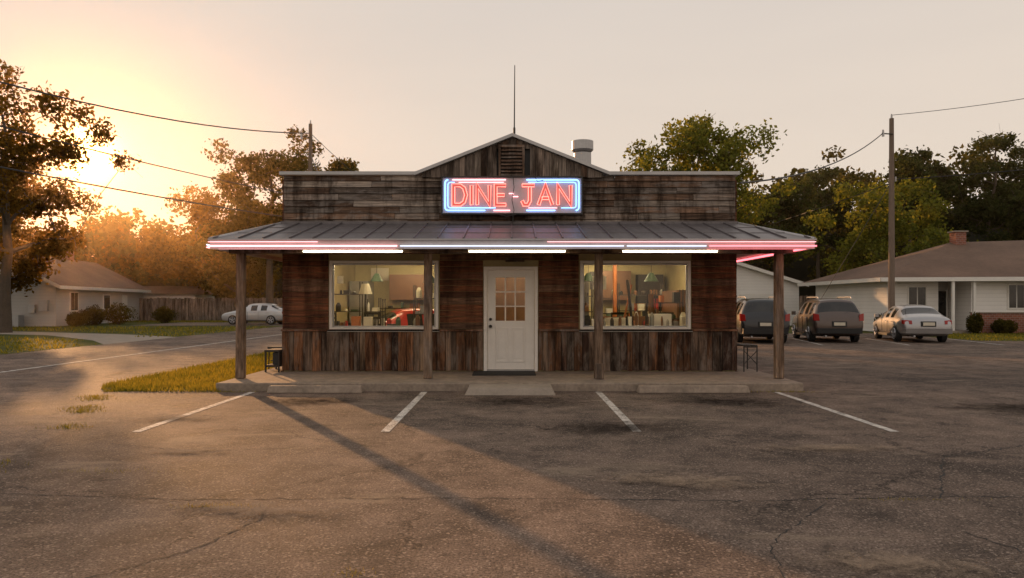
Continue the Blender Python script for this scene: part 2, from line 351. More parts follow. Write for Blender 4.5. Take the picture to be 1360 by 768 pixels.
def crack(pts,w):
    P=[]
    for (x0,y0),(x1,y1) in zip(pts[:-1],pts[1:]):
        n=max(2,int(math.hypot(x1-x0,y1-y0)/.05))
        for i in range(n): P.append((x0+(x1-x0)*i/n+rng.gauss(0,.012),y0+(y1-y0)*i/n+rng.gauss(0,.012)))
    V=[];F=[]
    for i,(x,y) in enumerate(P):
        ww=w*rng.uniform(.1,1.2); a=P[max(0,i-1)];c=P[min(len(P)-1,i+1)]
        dx,dy=c[0]-a[0],c[1]-a[1]; l=math.hypot(dx,dy) or 1
        V+= [(x-dy/l*ww,y+dx/l*ww,.003),(x+dy/l*ww,y-dx/l*ww,.003)]
    for i in range(len(P)-1): F.append((2*i,2*i+1,2*i+3,2*i+2))
    b.add(V,F,'rubber')
crack([(-4.6,5.9),(-2.5,5.65),(-.2,5.7),(1.8,5.6),(3.2,5.75),(6,5.6)],.008)
crack([(-2.4,3.9),(-1.9,4.6),(-1.75,5.2),(-1.9,5.6)],.010)
crack([(-4.3,7.9),(-3.2,7.5),(-2.2,7.7)],.009)
crack([(.9,2.8),(1.4,3.6),(1.6,4.6),(2.4,5.6)],.005)
crack([(4,3.6),(3.2,4.2),(2.9,5)],.006); crack([(3.3,5.7),(4.2,7.2),(5.8,8.0)],.008)
b.build('asphalt_cracks')
def grass_obj(name,specs,mat='grass'):
    rs=np.random.RandomState(3); V=[];F=[]
    k=0
    for (n,fn,h,wd) in specs:
        for i in range(n):
            p=fn(rs)
            if p is None: continue
            x,y=p; z=-.01; hh=h*rs.uniform(.4,1.2); a=rs.uniform(0,math.pi); lx,ly=rs.normal(0,hh*.35,2)
            dx,dy=math.cos(a)*wd,math.sin(a)*wd
            V+= [(x-dx,y-dy,z),(x+dx,y+dy,z),(x+lx,y+ly,z+hh)]; F.append((k,k+1,k+2)); k+=3
    me=bpy.data.meshes.new(name); me.from_pydata(V,[],F); me.materials.append(M[mat]); ob=bpy.data.objects.new(name,me); scene.collection.objects.link(ob)
def island(rs):
    y=12.55+30*rs.rand()**1.7; x=rs.uniform(-7.5,-4.95)
    if y<14 and x< -7.5+ (14-y)**2*.28: return None
    if y<12.9+ .25*math.sin(x*5)+.2*mnoise.noise((x*4,y*4,0)):
        if rs.rand()<.75: return None
    if x>-5.1 and y>25: return None
    return x,y
def lawn(rs):
    x=rs.uniform(-34,-15.1); y=rs.uniform(20,47)
    ydr=(27+33)/2 if x>-17 else 33+( -x-17)*.48
    if abs(y-ydr)<3 : return None
    return x,y
def lawn2(rs): return rs.uniform(-32,-15.1),rs.uniform(58.2,63)
def seam(rs):
    t=rs.rand(); y=6.2+6.0*t; x=np.interp(y,[6.2,8.6,10.8,12.5],[-4.8,-5.2,-6.2,-6.95])
    if mnoise.noise((x*1.3,y*1.3,2))<-.02: return None
    return x+rs.normal(0,.13),y+rs.normal(0,.06)
def rlawn(rs): return rs.uniform(18.8,30),rs.uniform(29.8,38)
def tuft(cx,cy,sx_,sy_):
    return lambda rs:(rs.normal(cx,sx_),rs.normal(cy,sy_))
grass_obj('grass',[(36000,island,.09,.010),(9000,lawn,.13,.03),(3000,lawn2,.14,.04),(4500,seam,.045,.005),(5000,rlawn,.1,.025),
  (260,tuft(-2.2,5.45,.14,.03),.035,.003),(120,tuft(3.0,5.65,.3,.02),.03,.003),(160,tuft(-3.6,6.6,.3,.05),.03,.003),(80,tuft(-.9,4.1,.05,.04),.03,.003),(200,tuft(-4.9,12.5,.4,.05),.05,.005),(150,tuft(4.6,12.5,.3,.04),.05,.005)])

# ---------------------------------------------------------------- diner
D=empty('diner_building',(0,0,0))
FX0,FX1,FY=-4.6,4.5,14.83
wins=[(-3.60,-1.53,1.02,2.30),(1.42,3.52,1.02,2.30)]; door=(-.50,.45,.14,2.18)
b=MB()
ops=[wins[0],door,wins[1]]; xs=[FX0+.02,ops[0][0],ops[0][1],ops[1][0],ops[1][1],ops[2][0],ops[2][1],FX1-.02]
for i in range(7):
    x0,x1=xs[i],xs[i+1]
    if i%2==0: b.box(x0,x1,14.85,14.97,.02,3.0,'intwall')
    else:
        o=ops[i//2]
        b.box(x0,x1,14.85,14.97,o[3],3.0,'intwall')
        if o[2]>.2: b.box(x0,x1,14.85,14.97,.02,o[2],'intwall')
b.box(FX0+.02,FX1-.02,14.85,14.97,3.003,4.02,'intwood')
b.box(FX0+.02,FX0+.14,14.972,25,.02,3.9,'intwall'); b.box(FX1-.14,FX1-.02,14.972,25,.02,3.9,'intwall')
b.box(FX0+.02,FX1-.02,25.003,25.12,.02,3.9,'intwall')
b.box(FX0+.143,FX1-.143,14.973,25,3.5,3.6,'metalroof')
b.build('wall_structure',D)
def intervals(z0,z1,openings,x0,x1):
    segs=[(x0,x1)]
    for o in openings:
        if o[2]-.02<z1 and o[3]+.02>z0+.001:
            ns=[]
            for a,c in segs:
                if o[1]<=a or o[0]>=c: ns.append((a,c)); continue
                if o[0]>a: ns.append((a,o[0]))
                if o[1]<c: ns.append((o[1],c))
            segs=ns
    return segs
def lap(b,z0,z1,pitch,openings,x0,x1,yb,mat,colf,lmin=1.2,lmax=3.2,jit=.004):
    z=z0
    while z<z1-.01:
        zt=min(z+pitch,z1)
        for a,c in intervals(z,zt,openings,x0,x1):
            x=a
            while x<c-.01:
                e=min(c,x+R(lmin,lmax))
                if c-e<.3: e=c
                o1=R(0,jit*2); t0,t1=R(0,jit),R(0,jit)
                yf0=yb-.026-o1; yf1=yb-.008-o1
                b.hex([(x+.003,yf0,z+.003+t0),(e-.003,yf0,z+.003+t1),(e-.003,yb,z+.003+t1),(x+.003,yb,z+.003+t0),(x+.003,yf1,zt-t0),(e-.003,yf1,zt-t1),(e-.003,yb,zt-t1),(x+.003,yb,zt-t0)],mat,colf())
                x=e
        z=zt
def c_sid():
    k=R(.55,1.2); t=random.random()
    if t<.6: return (.20*k,.08*k,.04*k)
    if t<.85: return (.15*k,.065*k,.038*k)
    return (.2*k,.115*k,.075*k)
def c_par():
    k=R(.35,1.3); t=random.random()
    if t<.45: return (.22*k,.175*k,.145*k)
    if t<.82: return (.19*k,.12*k,.082*k)
    return (.44*k,.37*k,.31*k)
def c_wain():
    k=R(.35,1.35); t=random.random()
    if t<.42: return (.23*k,.115*k,.06*k)
    if t<.75: return (.17*k,.12*k,.088*k)
    if t<.86: return (.34*k,.24*k,.16*k)
    return (.09*k,.05*k,.035*k)
wo=[(-3.68,-1.45,.95,2.37),(1.34,3.60,.95,2.37),(-.58,.53,.1,2.25)]
lap(b:=MB(),.985,3.05,.125,wo,FX0,FX1,14.85,'siding',c_sid)
b.build('lap_siding',D)
b=MB()
x=FX0
while x<FX1-.02:
    e=min(FX1,x+R(.09,.2))
    if FX1-e<.06: e=FX1
    if not(e>-.58 and x<.53):
        yf=14.79-R(0,.022); zt=.94-R(0,.006); q=R(-.004,.004)
        b.hex([(x+.004,yf,.17-R(0,.03)),(e-.004,yf,.17-R(0,.03)),(e-.004,14.848,.16),(x+.004,14.848,.16),(x+.004+q,yf,zt),(e-.004+q,yf,zt),(e-.004+q,14.848,zt),(x+.004+q,14.848,zt)],'wood_v',c_wain())
    else:
        if x<-.58-.03: b.box(x+.003,-.583,14.78,14.848,.17,.94,'wood_v',c_wain())
        if e>.56: b.box(.533,e-.003,14.78,14.848,.17,.94,'wood_v',c_wain())
    x=e
b.box(FX0-.01,-.583,14.74,14.846,.943,.982,'wood_h',(.2,.1,.06)); b.box(.533,FX1+.01,14.74,14.846,.943,.982,'wood_h',(.2,.1,.06))
b.build('wainscot_boards',D)
lap(b:=MB(),3.05,4.06,.128,[],FX0+.03,FX1-.03,14.82,'wood_h',c_par,.6,2.4,.006)
b.build('parapet_boards',D)
b=MB()
for side,xx in((-1,FX0),(1,FX1)):
    z=.14
    while z<3.95:
        y=14.86
        while y<25.1:
            e=min(25.1,y+R(1.5,3.5)); o=R(0,.006)
            xa,xb=(xx-.012-o,xx+.015) if side<0 else (xx-.015,xx+.012+o)
            b.box(xa,xb,y+.002,e-.002,z+.003,z+.125,'siding',c_sid()); y=e
        z+=.128
b.build('side_siding',D)
def slope(x,c=.01,pk=4.80,hw=1.87,base=4.06):
    return pk-(abs(x-c))*(pk-base)/hw
b=MB(); x=-1.80
while x<1.82:
    e=min(1.82,x+R(.1,.2))
    zt0,zt1=slope(x+.003),slope(e-.003); yf=14.735-R(0,.015); cc=c_par()
    zb=4.02-R(0,.02)
    if e>-.26 and x<.24: segs=[(zb,4.05),(4.58,None)]
    else: segs=[(zb,None)]
    for za,zc in segs:
        t0=zc or zt0; t1=zc or zt1
        if t0<=za+.01: continue
        b.hex([(x+.003,yf,za),(e-.003,yf,za),(e-.003,14.79,za),(x+.003,14.79,za),(x+.003,yf,t0),(e-.003,yf,t1),(e-.003,14.79,t1),(x+.003,14.79,t0)],'wood_v',cc)
    x=e
b.build('gable_boards',D)
b=MB()
b.box(-.27,-.225,14.69,14.74,4.03,4.6,'wood_v',(.2,.13,.09)); b.box(.205,.25,14.69,14.74,4.03,4.6,'wood_v',(.2,.13,.09))
b.box(-.27,.25,14.685,14.74,4.603,4.65,'wood_h',(.2,.13,.09)); b.box(-.27,.25,14.685,14.74,3.985,4.027,'wood_h',(.2,.13,.09))
b.box(-.224,.204,14.765,14.785,4.03,4.6,'black')
for i in range(8):
    z=4.04+i*.07; b.hex([(-.223,14.70,z),(.203,14.70,z),(.203,14.715,z),(-.223,14.715,z),(-.223,14.745,z+.055),(.203,14.745,z+.055),(.203,14.76,z+.055),(-.223,14.76,z+.055)],'wood_h',(.17,.11,.08))
b.build('gable_vent',D)
b=MB()
b.box(FX0-.04,-1.90,14.73,15.0,4.065,4.13,'trim'); b.box(1.92,FX1+.04,14.73,15.0,4.065,4.13,'trim')
for s in(-1,1):
    xa,xb=.01,.01+s*1.95
    za,zb=4.815,4.815-1.95*.74/1.87
    if s<0: xa,xb,za,zb=xb,xa,zb,za
    b.hex([(xa,14.66,za),(xb,14.66,zb),(xb,14.9,zb),(xa,14.9,za),(xa,14.66,za+.065),(xb,14.66,zb+.065),(xb,14.9,zb+.065),(xa,14.9,za+.065)],'trim')
b.add([(-1.9,14.9,4.06),(.01,14.9,4.82),(.01,22,4.5),(-1.9,22,3.7)],[(0,1,2,3)],'metalroof')
b.add([(1.92,14.9,4.06),(.01,14.9,4.82),(.01,22,4.5),(1.92,22,3.7)],[(0,3,2,1)],'metalroof')
b.build('parapet_coping',D)
b=MB(); b.add([(-1.85,14.8,4.0),(1.86,14.8,4.0),(.01,14.8,4.79)],[(0,1,2)],'black'); b.build('gable_backing',D)
EX0,EX1,EY=-5.15,5.16,12.6
b=MB(); BY=19.0
zt,ze=3.10,2.60
A=(EX0,EY,ze);B=(EX1,EY,ze);C=(FX1,14.79,zt);Dd=(FX0,14.79,zt)
b.add([A,B,C,Dd],[(0,1,2,3)],'metalroof')
b.add([A,Dd,(FX0,BY,zt),(EX0,BY,ze)],[(0,1,2,3)],'metalroof')
b.add([B,(EX1,BY,ze),(FX1,BY,zt),C],[(0,1,2,3)],'metalroof')
sl_=(zt-ze)/(14.79-EY)
n=24
for i in range(n+1):
    xe=EX0+.08+(EX1-EX0-.16)*i/n+R(-.02,.02)
    yt=14.78
    if xe<FX0: yt=EY+(xe-EX0)/(FX0-EX0)*(14.79-EY)
    if xe>FX1: yt=EY+(EX1-xe)/(EX1-FX1)*(14.79-EY)
    z1=ze+(yt-EY)*sl_
    b.hex([(xe-.012,EY-.01,ze-.005),(xe+.012,EY-.01,ze-.005),(xe+.012,yt,z1-.002),(xe-.012,yt,z1-.002),(xe-.01,EY-.01,ze+.03),(xe+.01,EY-.01,ze+.03),(xe+.01,yt,z1+.03),(xe-.01,yt,z1+.03)],'metalroof')
for fr in(.33,.68):
    yy=EY+(14.79-EY)*fr; zz=ze+(yy-EY)*sl_
    b.hex([(EX0+.5*fr,yy,zz),(EX1-.5*fr,yy,zz),(EX1-.5*fr,yy+.05,zz+.012),(EX0+.5*fr,yy+.05,zz+.012),(EX0+.5*fr,yy,zz+.012),(EX1-.5*fr,yy,zz+.012),(EX1-.5*fr,yy+.05,zz+.022),(EX0+.5*fr,yy+.05,zz+.022)],'metalroof')
b.tube([A,Dd],.03,'trim',6); b.tube([B,C],.03,'trim',6)
b.box(FX0,FX1,14.70,14.795,zt-.02,zt+.03,'metalroof')
b.build('porch_roof',D)
b=MB()
b.box(EX0,EX1,EY+.003,EY+.05,2.43,2.595,'fascia')
b.box(EX0,EX0+.05,EY+.053,BY,2.43,2.595,'fascia'); b.box(EX1-.05,EX1,EY+.053,BY,2.43,2.595,'fascia')
b.box(EX0-.02,EX1+.02,EY-.035,EY,2.575,2.60,'trim')
b.build('fascia',D)
b=MB()
b.box(EX0+.053,EX1-.053,EY+.053,14.80,2.50,2.53,'soffit')
b.box(EX0+.053,FX0-.04,14.803,BY,2.50,2.53,'soffit'); b.box(FX1+.04,EX1-.053,14.803,BY,2.50,2.53,'soffit')
b.box(EX0+.06,EX1-.06,13.29,13.43,2.40,2.497,'wood_h',(.17,.11,.07))
b.build('soffit',D)
b=MB()
for i,x in enumerate((-4.9,-1.52,1.56,4.82)):
    k=R(.9,1.15); dx=R(-.012,.012)
    b.hex([(x-.075,13.285,.145),(x+.075,13.285,.145),(x+.075,13.435,.145),(x-.075,13.435,.145),(x-.07+dx,13.29,2.398),(x+.07+dx,13.29,2.398),(x+.07+dx,13.43,2.398),(x-.07+dx,13.43,2.398)],'post',(.24*k,.17*k,.12*k))
b.box(1.49,1.64,13.2,13.28,.145,.42,'post',(.2,.14,.1))
b.build('porch_posts',D,bevel=.012)
b=MB(); b.box(-5.06,4.98,12.62,14.77,-.02,.14,'concrete_old'); b.box(-5.06,FX0-.03,14.772,17,-.02,.138,'concrete_old'); b.box(FX1+.03,4.98,14.772,17,-.02,.138,'concrete_old')
b.build('porch_slab',D,bevel=.02)
b=MB(); b.hex([(-.78,12.05,-.01),(.72,12.05,-.01),(.72,12.617,-.01),(-.78,12.617,-.01),(-.72,12.12,.11),(.66,12.12,.11),(.66,12.617,.125),(-.72,12.617,.125)],'concrete')
b.build('entry_step',D,bevel=.02)
b=MB(); b.box(-.75,.45,13.9,14.68,.142,.16,'rubber'); b.build('door_mat')
for wi,(x0,x1,z0,z1) in enumerate(wins):
    b=MB(); f=.055
    for a in((x0-f,x0,z0-f,z1+f),(x1,x1+f,z0-f,z1+f)): b.box(a[0],a[1],14.79,14.9,a[2],a[3],'white')
    b.box(x0+.001,x1-.001,14.792,14.9,z1,z1+f,'white'); b.box(x0+.001,x1-.001,14.792,14.9,z0-f,z0,'white')
    b.box(x0-f-.03,x1+f+.03,14.74,14.788,z0-f-.03,z0-f+.012,'white')
    b.box(x0+.002,x0+.03,14.84,14.87,z0+.002,z1-.002,'trim'); b.box(x1-.03,x1-.002,14.84,14.87,z0+.002,z1-.002,'trim')
    b.box(x0+.031,x1-.031,14.84,14.87,z1-.03,z1-.002,'trim'); b.box(x0+.031,x1-.031,14.84,14.87,z0+.002,z0+.03,'trim')
    b.build('window_frame',D,bevel=.004)
    b=MB(); b.add([(x0,14.855,z0),(x1,14.855,z0),(x1,14.855,z1),(x0,14.855,z1)],[(0,1,2,3)],'glass'); b.build('window_pane',D)
b=MB()
for a in((-.565,-.5),(.45,.515)): b.box(a[0],a[1],14.78,14.9,.142,2.235,'doorwhite')
b.box(-.499,.449,14.782,14.9,2.17,2.235,'doorwhite')
b.box(-.499,.449,14.80,14.95,.142,.17,'trim')
X0,X1=-.495,.445; LY0,LY1=14.835,14.875
lx0,lx1,lz0,lz1=-.33,.26,1.15,2.02
b.box(X0,lx0,LY0,LY1,.175,2.165,'doorwhite'); b.box(lx1,X1,LY0,LY1,.175,2.165,'doorwhite')
b.box(lx0+.0005,lx1-.0005,LY0,LY1,lz1,2.165,'doorwhite'); b.box(lx0+.0005,lx1-.0005,LY0,LY1,.175,lz0,'doorwhite')
for i in(1,2):
    xx=lx0+(lx1-lx0)*i/3; b.box(xx-.013,xx+.013,LY0+.003,LY1-.005,lz0,lz1,'doorwhite')
    zz=lz0+(lz1-lz0)*i/3; b.box(lx0,lx1,LY0+.006,LY1-.008,zz-.013,zz+.013,'doorwhite')
for px0,px1 in((-.33,-.07),(.0,.26)):
    for (a0,a1,c0,c1) in((px0,px1,.32,.345),(px0,px1,.985,1.01),(px0,px0+.025,.346,.984),(px1-.025,px1,.346,.984)):
        b.box(a0,a1,LY0-.014,LY0-.001,c0,c1,'doorwhite')
    b.box(px0+.06,px1-.06,LY0-.010,LY0-.001,.40,.93,'doorwhite')
b.build('door',D,bevel=.004)
b=MB(); b.add([(lx0,14.86,lz0),(lx1,14.86,lz0),(lx1,14.86,lz1),(lx0,14.86,lz1)],[(0,1,2,3)],'glass'); b.build('door_glass',D)
b=MB(); b.tube([(-.43,14.83,1.04),(-.43,14.77,1.04)],[.03,.032],'iron',12); b.tube([(-.43,14.83,1.18),(-.43,14.80,1.18)],.028,'iron',12)
b.build('door_knob',D,smooth=True)
b=MB(); b.box(-.13,.25,14.795,14.812,2.33,2.41,'wood_h',(.1,.07,.05)); b.build('name_board',D)
# interior
b=MB()
b.box(FX0+.145,FX1-.145,14.975,21,.02,.15,'intfloor'); b.box(FX0+.145,FX1-.145,14.975,24.99,2.72,2.76,'intwall')
b.box(FX0+.145,FX1-.145,21.003,21.1,.15,2.715,'intwall')
b.box(-.95,-.88,17.5,21,.152,2.715,'intwood'); b.box(.9,.96,16.4,19,.152,2.715,'intwall')
b.box(-.7,.7,18.5,18.56,.152,2.715,'intwood')
b.build('interior_walls',D)
b=MB()
for x0,x1,y in((-3.3,-2.0,15.9),(-4.0,-2.5,17.6),(1.7,3.2,16.0),(2.2,3.9,17.9),(-.6,.6,17.3),(-3.0,-1.6,19.6),(1.4,2.8,19.8)):
    b.tube([(x0,y,2.55),(x1,y,2.55)],.02,'panel',6); b.box(x0-.03,x1+.03,y-.07,y+.07,2.65,2.70,'white')
b.build('ceiling_lights',D)
b=MB(); rg=random.Random(11)
mats=['intwood','paper','black','steel','dark','red','white','teal','orange','steel','black','intwood','dark']
b.box(-4.4,-3.9,20.0,20.9,.15,2.1,'steel'); b.box(-3.8,-1.2,20.2,20.9,.15,1.1,'dark'); b.box(-3.4,-2.3,20.5,20.95,1.6,2.3,'intwood'); b.box(-2.1,-1.5,20.5,20.95,1.4,2.3,'dark')
b.box(1.2,2.1,20.2,20.9,.15,2.1,'dark'); b.box(2.3,4.3,20.0,20.9,.15,1.15,'intwood'); b.box(2.5,3.3,20.5,20.95,1.6,2.4,'intwood'); b.box(3.5,4.2,20.5,20.95,1.5,2.3,'dark')
b.box(-1.6,-1.1,16.4,17.0,.15,1.9,'teal'); b.box(3.75,4.3,16.8,18.5,.15,1.8,'intwood'); b.box(1.0,1.5,17.0,17.6,.15,1.75,'dark')
def rack(x0,x1,y,zs):
    for x in(x0,x1):
        b.tube([(x,y,.15),(x,y,zs[-1]+.3)],.014,'dark',5); b.tube([(x,y+.3,.15),(x,y+.3,zs[-1]+.3)],.014,'dark',5)
    for z in zs:
        b.box(x0,x1,y,y+.3,z,z+.02,'dark'); x=x0+.02
        while x<x1-.06:
            w_=rg.uniform(.05,.2); h=rg.uniform(.06,.28)
            if rg.random()<.75:
                if rg.random()<.5: b.tube([(x+w_*.4,y+.15,z+.02),(x+w_*.4,y+.15,z+h*.7),(x+w_*.4,y+.15,z+h)],[w_*.35,w_*.35,w_*.14],rg.choice(mats),9)
                else: b.box(x,min(x1,x+w_*.9),y+.05,y+.25,z+.02,z+h,rg.choice(mats))
            x+=w_+rg.uniform(.01,.06)
rack(-4.3,-3.5,17.0,(.9,1.3,1.7)); rack(-2.15,-1.65,16.2,(.9,1.25,1.6)); rack(2.7,3.8,18.6,(.9,1.3,1.7)); rack(1.15,1.8,16.4,(.9,1.3,1.65)); rack(-3.6,-2.6,20.0,(1.35,)); rack(3.1,3.7,16.0,(.8,1.15,1.5)); rack(-3.3,-2.9,16.6,(.9,1.3)); rack(2.0,2.5,17.6,(.9,1.25,1.6))
for x0,x1,y,z,pr in((-3.55,-1.6,15.12,1.03,.7),(1.45,3.5,15.12,1.03,.75),(-3.5,-1.6,15.35,1.05,.5),(1.45,3.5,15.4,1.08,.6),(-3.7,-1.3,20.4,1.1,.8),(2.4,4.2,20.2,1.15,.8)):
    x=x0
    while x<x1:
        w_=rg.uniform(.05,.2); h=rg.uniform(.05,.3)
        if rg.random()<pr:
            if rg.random()<.5: b.tube([(x,y,z-.15),(x,y,z+h*.7),(x,y,z+h)],[w_*.35,w_*.35,w_*.15],rg.choice(mats),10)
            else: b.box(x,x+w_,y,y+.15,z-.15,z+h*.8,rg.choice(mats))
        x+=w_+rg.uniform(.01,.12)
for x in(-3.6,1.9,2.9):
    b.box(x-.35,x+.35,15.9,16.6,.86,.9,'intwood'); b.box(x-.04,x+.04,16.2,16.3,.15,.86,'iron')
    for sx_ in(-.5,.5):
        b.box(x+sx_-.2,x+sx_+.2,16.0,16.4,.56,.62,'intwood')
        for q in(-.18,.18): b.tube([(x+sx_+q,16.42,.15),(x+sx_+q,16.46,1.3)],.02,'dark',6)
        for zz in(.85,1.0,1.15,1.25): b.box(x+sx_-.18,x+sx_+.18,16.42,16.45,zz,zz+.05,'dark')
    b.tube([(x,16.1,.9),(x,16.1,1.12)],[.04,.03],'red',8); b.box(x+.1,x+.2,16.1,16.2,.9,1.05,'paper')
b.tube([(-3.15,15.9,.15),(-3.15,15.9,1.75)],.02,'iron',8); b.tube([(-3.15,15.9,1.7),(-3.15,15.9,1.92)],[.15,.08],'paper',12)
b.tube([(2.35,16.9,.15),(2.35,16.9,2.6)],.05,'orange',10); b.tube([(2.65,15.7,.15),(2.45,15.7,2.0)],.03,'dark',8); b.tube([(2.15,15.7,.15),(2.55,15.75,1.9)],.02,'orange',8); b.tube([(3.1,16,.15),(3.0,16,1.7)],.06,'intwood',8); b.tube([(2.8,15.8,.15),(2.9,15.8,1.8)],.02,'dark',8)
for x,y,zz in((-2.0,18,2.0),(-3.4,18.6,2.05),(3.2,17.0,2.0),(1.9,18.4,2.05)):
    b.tube([(x,y,2.7),(x,y,zz+.2)],.008,'black',6); b.tube([(x,y,zz+.2),(x,y,zz)],[.05,.17],'teal',14)
b.box(1.95,2.35,15.3,15.55,.9,1.2,'paper'); b.box(2.85,3.3,15.3,15.6,.9,1.28,'white')
b.box(1.62,1.9,14.90,14.905,1.78,2.05,'paper'); b.box(-3.52,-3.4,14.90,14.905,1.9,2.05,'paper')
for x,z,wd,h,m_ in((-4.0,2.5,.5,.35,'paper'),(-2.9,1.5,.3,.3,'orange'),(-1.5,2.5,.35,.5,'red'),(1.3,2.55,.45,.35,'red'),(2.2,2.4,.25,.5,'dark'),(3.35,1.5,.4,.2,'orange')):
    b.box(x,x+wd,20.96,20.99,z-h,z,m_)
b.build('interior_furniture',D)
b=MB()
for x0,x1 in((-3.72,-1.95),(-.77,.95),(1.97,3.66)):
    b.box(x0-.02,x1+.02,13.12,13.22,2.45,2.498,'white'); b.tube([(x0,13.17,2.425),(x1,13.17,2.425)],.014,'tube',8)
b.build('fluorescent_tubes',D)
b=MB()
def neon_line(p0,p1,mat,r=.011): b.tube([p0,p1],r,mat,6)
y=EY-.05
z=2.475
neon_line((EX0-.01,y,z),(-1.95,y,z),'neon_pink',.014); neon_line((-1.9,y,z),(1.9,y,z),'neon_white',.012)
neon_line((1.95,y,z),(3.3,y,z),'neon_white',.012); neon_line((3.35,y,z),(EX1+.01,y,z),'neon_hot',.014)
neon_line((EX0-.01,y,2.545),(-3.3,y,2.545),'neon_pink',.006); neon_line((.6,y,2.545),(EX1,y,2.545),'neon_pink',.005)
neon_line((EX0+.1,EY+.12,2.44),(-2.0,EY+.12,2.44),'neon_pink',.009); neon_line((3.35,EY+.12,2.44),(EX1-.1,EY+.12,2.44),'neon_hot',.009)
neon_line((EX0-.05,EY,2.5),(EX0-.05,BY-.2,2.5),'neon_white',.013); neon_line((EX0-.05,EY,2.455),(EX0-.05,BY-.2,2.455),'neon_pink',.012)
neon_line((EX1-.09,EY+.2,2.45),(EX1-.09,BY-.2,2.45),'neon_hot',.02)
b.build('fascia_neon',D,smooth=True)
b=MB(); b.tube([(1.62,17,3.6),(1.62,17,4.95)],.2,'trim',20); b.tube([(1.62,17,4.97),(1.62,17,5.02),(1.62,17,5.22)],[.2,.25,.25],'trim',20); b.tube([(1.62,17,4.6),(1.62,17,4.64)],.22,'trim',20)
b.build('roof_flue',D)
b=MB(); b.tube([(.05,16,4.5),(.05,16,5.3)],.025,'iron',8); b.tube([(.05,16,5.3),(.06,16,6.65)],[.016,.01],'iron',6); b.build('antenna_mast',D)

# neon sign
S=empty('neon_sign',(0,14.55,3.62))
b=MB(); b.box(-1.36,1.36,-.02,.12,-.345,.345,'signback')
b.box(-1.39,1.39,-.05,.125,.347,.375,'iron'); b.box(-1.39,1.39,-.05,.125,-.375,-.347,'iron'); b.box(-1.39,-1.362,-.05,.125,-.345,.345,'iron'); b.box(1.362,1.39,-.05,.125,-.345,.345,'iron')
for x in(-1,1): b.box(x-.03,x+.03,.126,.22,-.2,.2,'iron')
b.build('sign_cabinet',S)
b=MB()
def rr(hw,hh,r,y,n=5):
    P=[]
    for cx,cz,a0 in((hw-r,hh-r,0),(-hw+r,hh-r,90),(-hw+r,-hh+r,180),(hw-r,-hh+r,270)):
        for i in range(n+1):
            a=math.radians(a0+90*i/n); P.append((cx+r*math.cos(a),y,cz+r*math.sin(a)))
    return P
def split(P,pred,mat,r):
    run=[];Q=[]
    for i in range(len(P)):
        a=Vector(P[i]);c=Vector(P[(i+1)%len(P)]); n=max(1,int((c-a).length/.08))
        for k in range(n): Q.append(a.lerp(c,k/n))
    Q.append(Vector(P[0]))
    for q in Q:
        if pred(q): run.append(q)
        else:
            if len(run)>2: b.tube(run,r,mat,6)
            run=[]
    if len(run)>2: b.tube(run,r,mat,6)
P=rr(1.31,.30,.06,-.065)
split(P,lambda q:(q.x>.28 and not(.9<q.x<1.25 and q.z<0)) or (q.z<0 and q.x<-.45) or (q.x<-1.2),'neon_blue',.013)
split(P,lambda q:(q.z>0 and -1.18<q.x<-.12),'neon_pink',.013)
split(P,lambda q:(q.z<0 and -.42<q.x<-.02) or (q.z<0 and .1<q.x<.26),'neon_pink',.013)
P=rr(1.255,.25,.05,-.065)
split(P,lambda q:q.x>.9 or (q.x>.3 and q.z>0),'neon_blue',.008)
split(P,lambda q:q.x<-1.1 or (q.z<0 and q.x<-.3),'neon_blue',.008)
split(P,lambda q:q.z>0 and -1.05<q.x<-.15 or q.z<0 and .25<q.x<.9,'neon_pink',.008)
b.build('neon_border',S,smooth=True)
def offset(poly,w,closed):
    n=len(poly); out=[]
    for side in(1,-1):
        P=[]
        for i in range(n):
            p=Vector(poly[i])
            a=Vector(poly[(i-1)%n]) if (closed or i>0) else None
            c=Vector(poly[(i+1)%n]) if (closed or i<n-1) else None
            d1=(p-a).normalized() if a is not None else None; d2=(c-p).normalized() if c is not None else None
            if d1 is None: d1=d2
            if d2 is None: d2=d1
            n1=Vector((-d1.y,d1.x)); n2=Vector((-d2.y,d2.x)); m=(n1+n2)
            if m.length<1e-3: m=n1
            m.normalize(); k=w/max(.42,m.dot(n1)); P.append(p+m*k*side)
        out.append(P)
    return out
def glyph(polys,x0,wd,ht,name):
    b=MB(); z0=-ht/2
    for poly,closed in polys:
        pp=[(x0+u*wd,z0+v*ht) for u,v in poly]
        a,c=offset(pp,.028,closed)
        def to3(q,y=-.075): return [(p[0],y,p[1]) for p in q]
        if closed:
            for q in(a,c): b.tube(to3(q)+to3(q)[:1],.0095,'neon_red',6,cap=False)
        else:
            loop=a+c[::-1]+a[:1]; b.tube(to3(loop),.0095,'neon_red',6)
        m=len(a)
        for i in range(m if closed else m-1):
            j=(i+1)%m; b.add([(a[i][0],-.045,a[i][1]),(a[j][0],-.045,a[j][1]),(c[j][0],-.045,c[j][1]),(c[i][0],-.045,c[i][1])],[(0,1,2,3)],'neon_redfill')
    b.build(name,S)
Dg=[([(0,0),(.55,0),(.85,.15),(1,.5),(.85,.85),(.55,1),(0,1)],True)]
glyph(Dg,-1.15,.25,.38,'letter_d'); glyph([([(0,0),(0,1)],False)],-.79,.1,.38,'letter_i')
Ng=[([(0,0),(0,1),(1,0),(1,1)],False)]
glyph(Ng,-.68,.24,.38,'letter_n'); glyph([([(1,0),(0,0),(0,1),(1,1)],False),([(.12,.5),(.85,.5)],False)],-.32,.2,.38,'letter_e')
glyph([([(0,1),(1,1)],False),([(.62,.93),(.62,.2),(.45,0),(.15,0),(0,.2)],False)],.20,.24,.38,'letter_j')
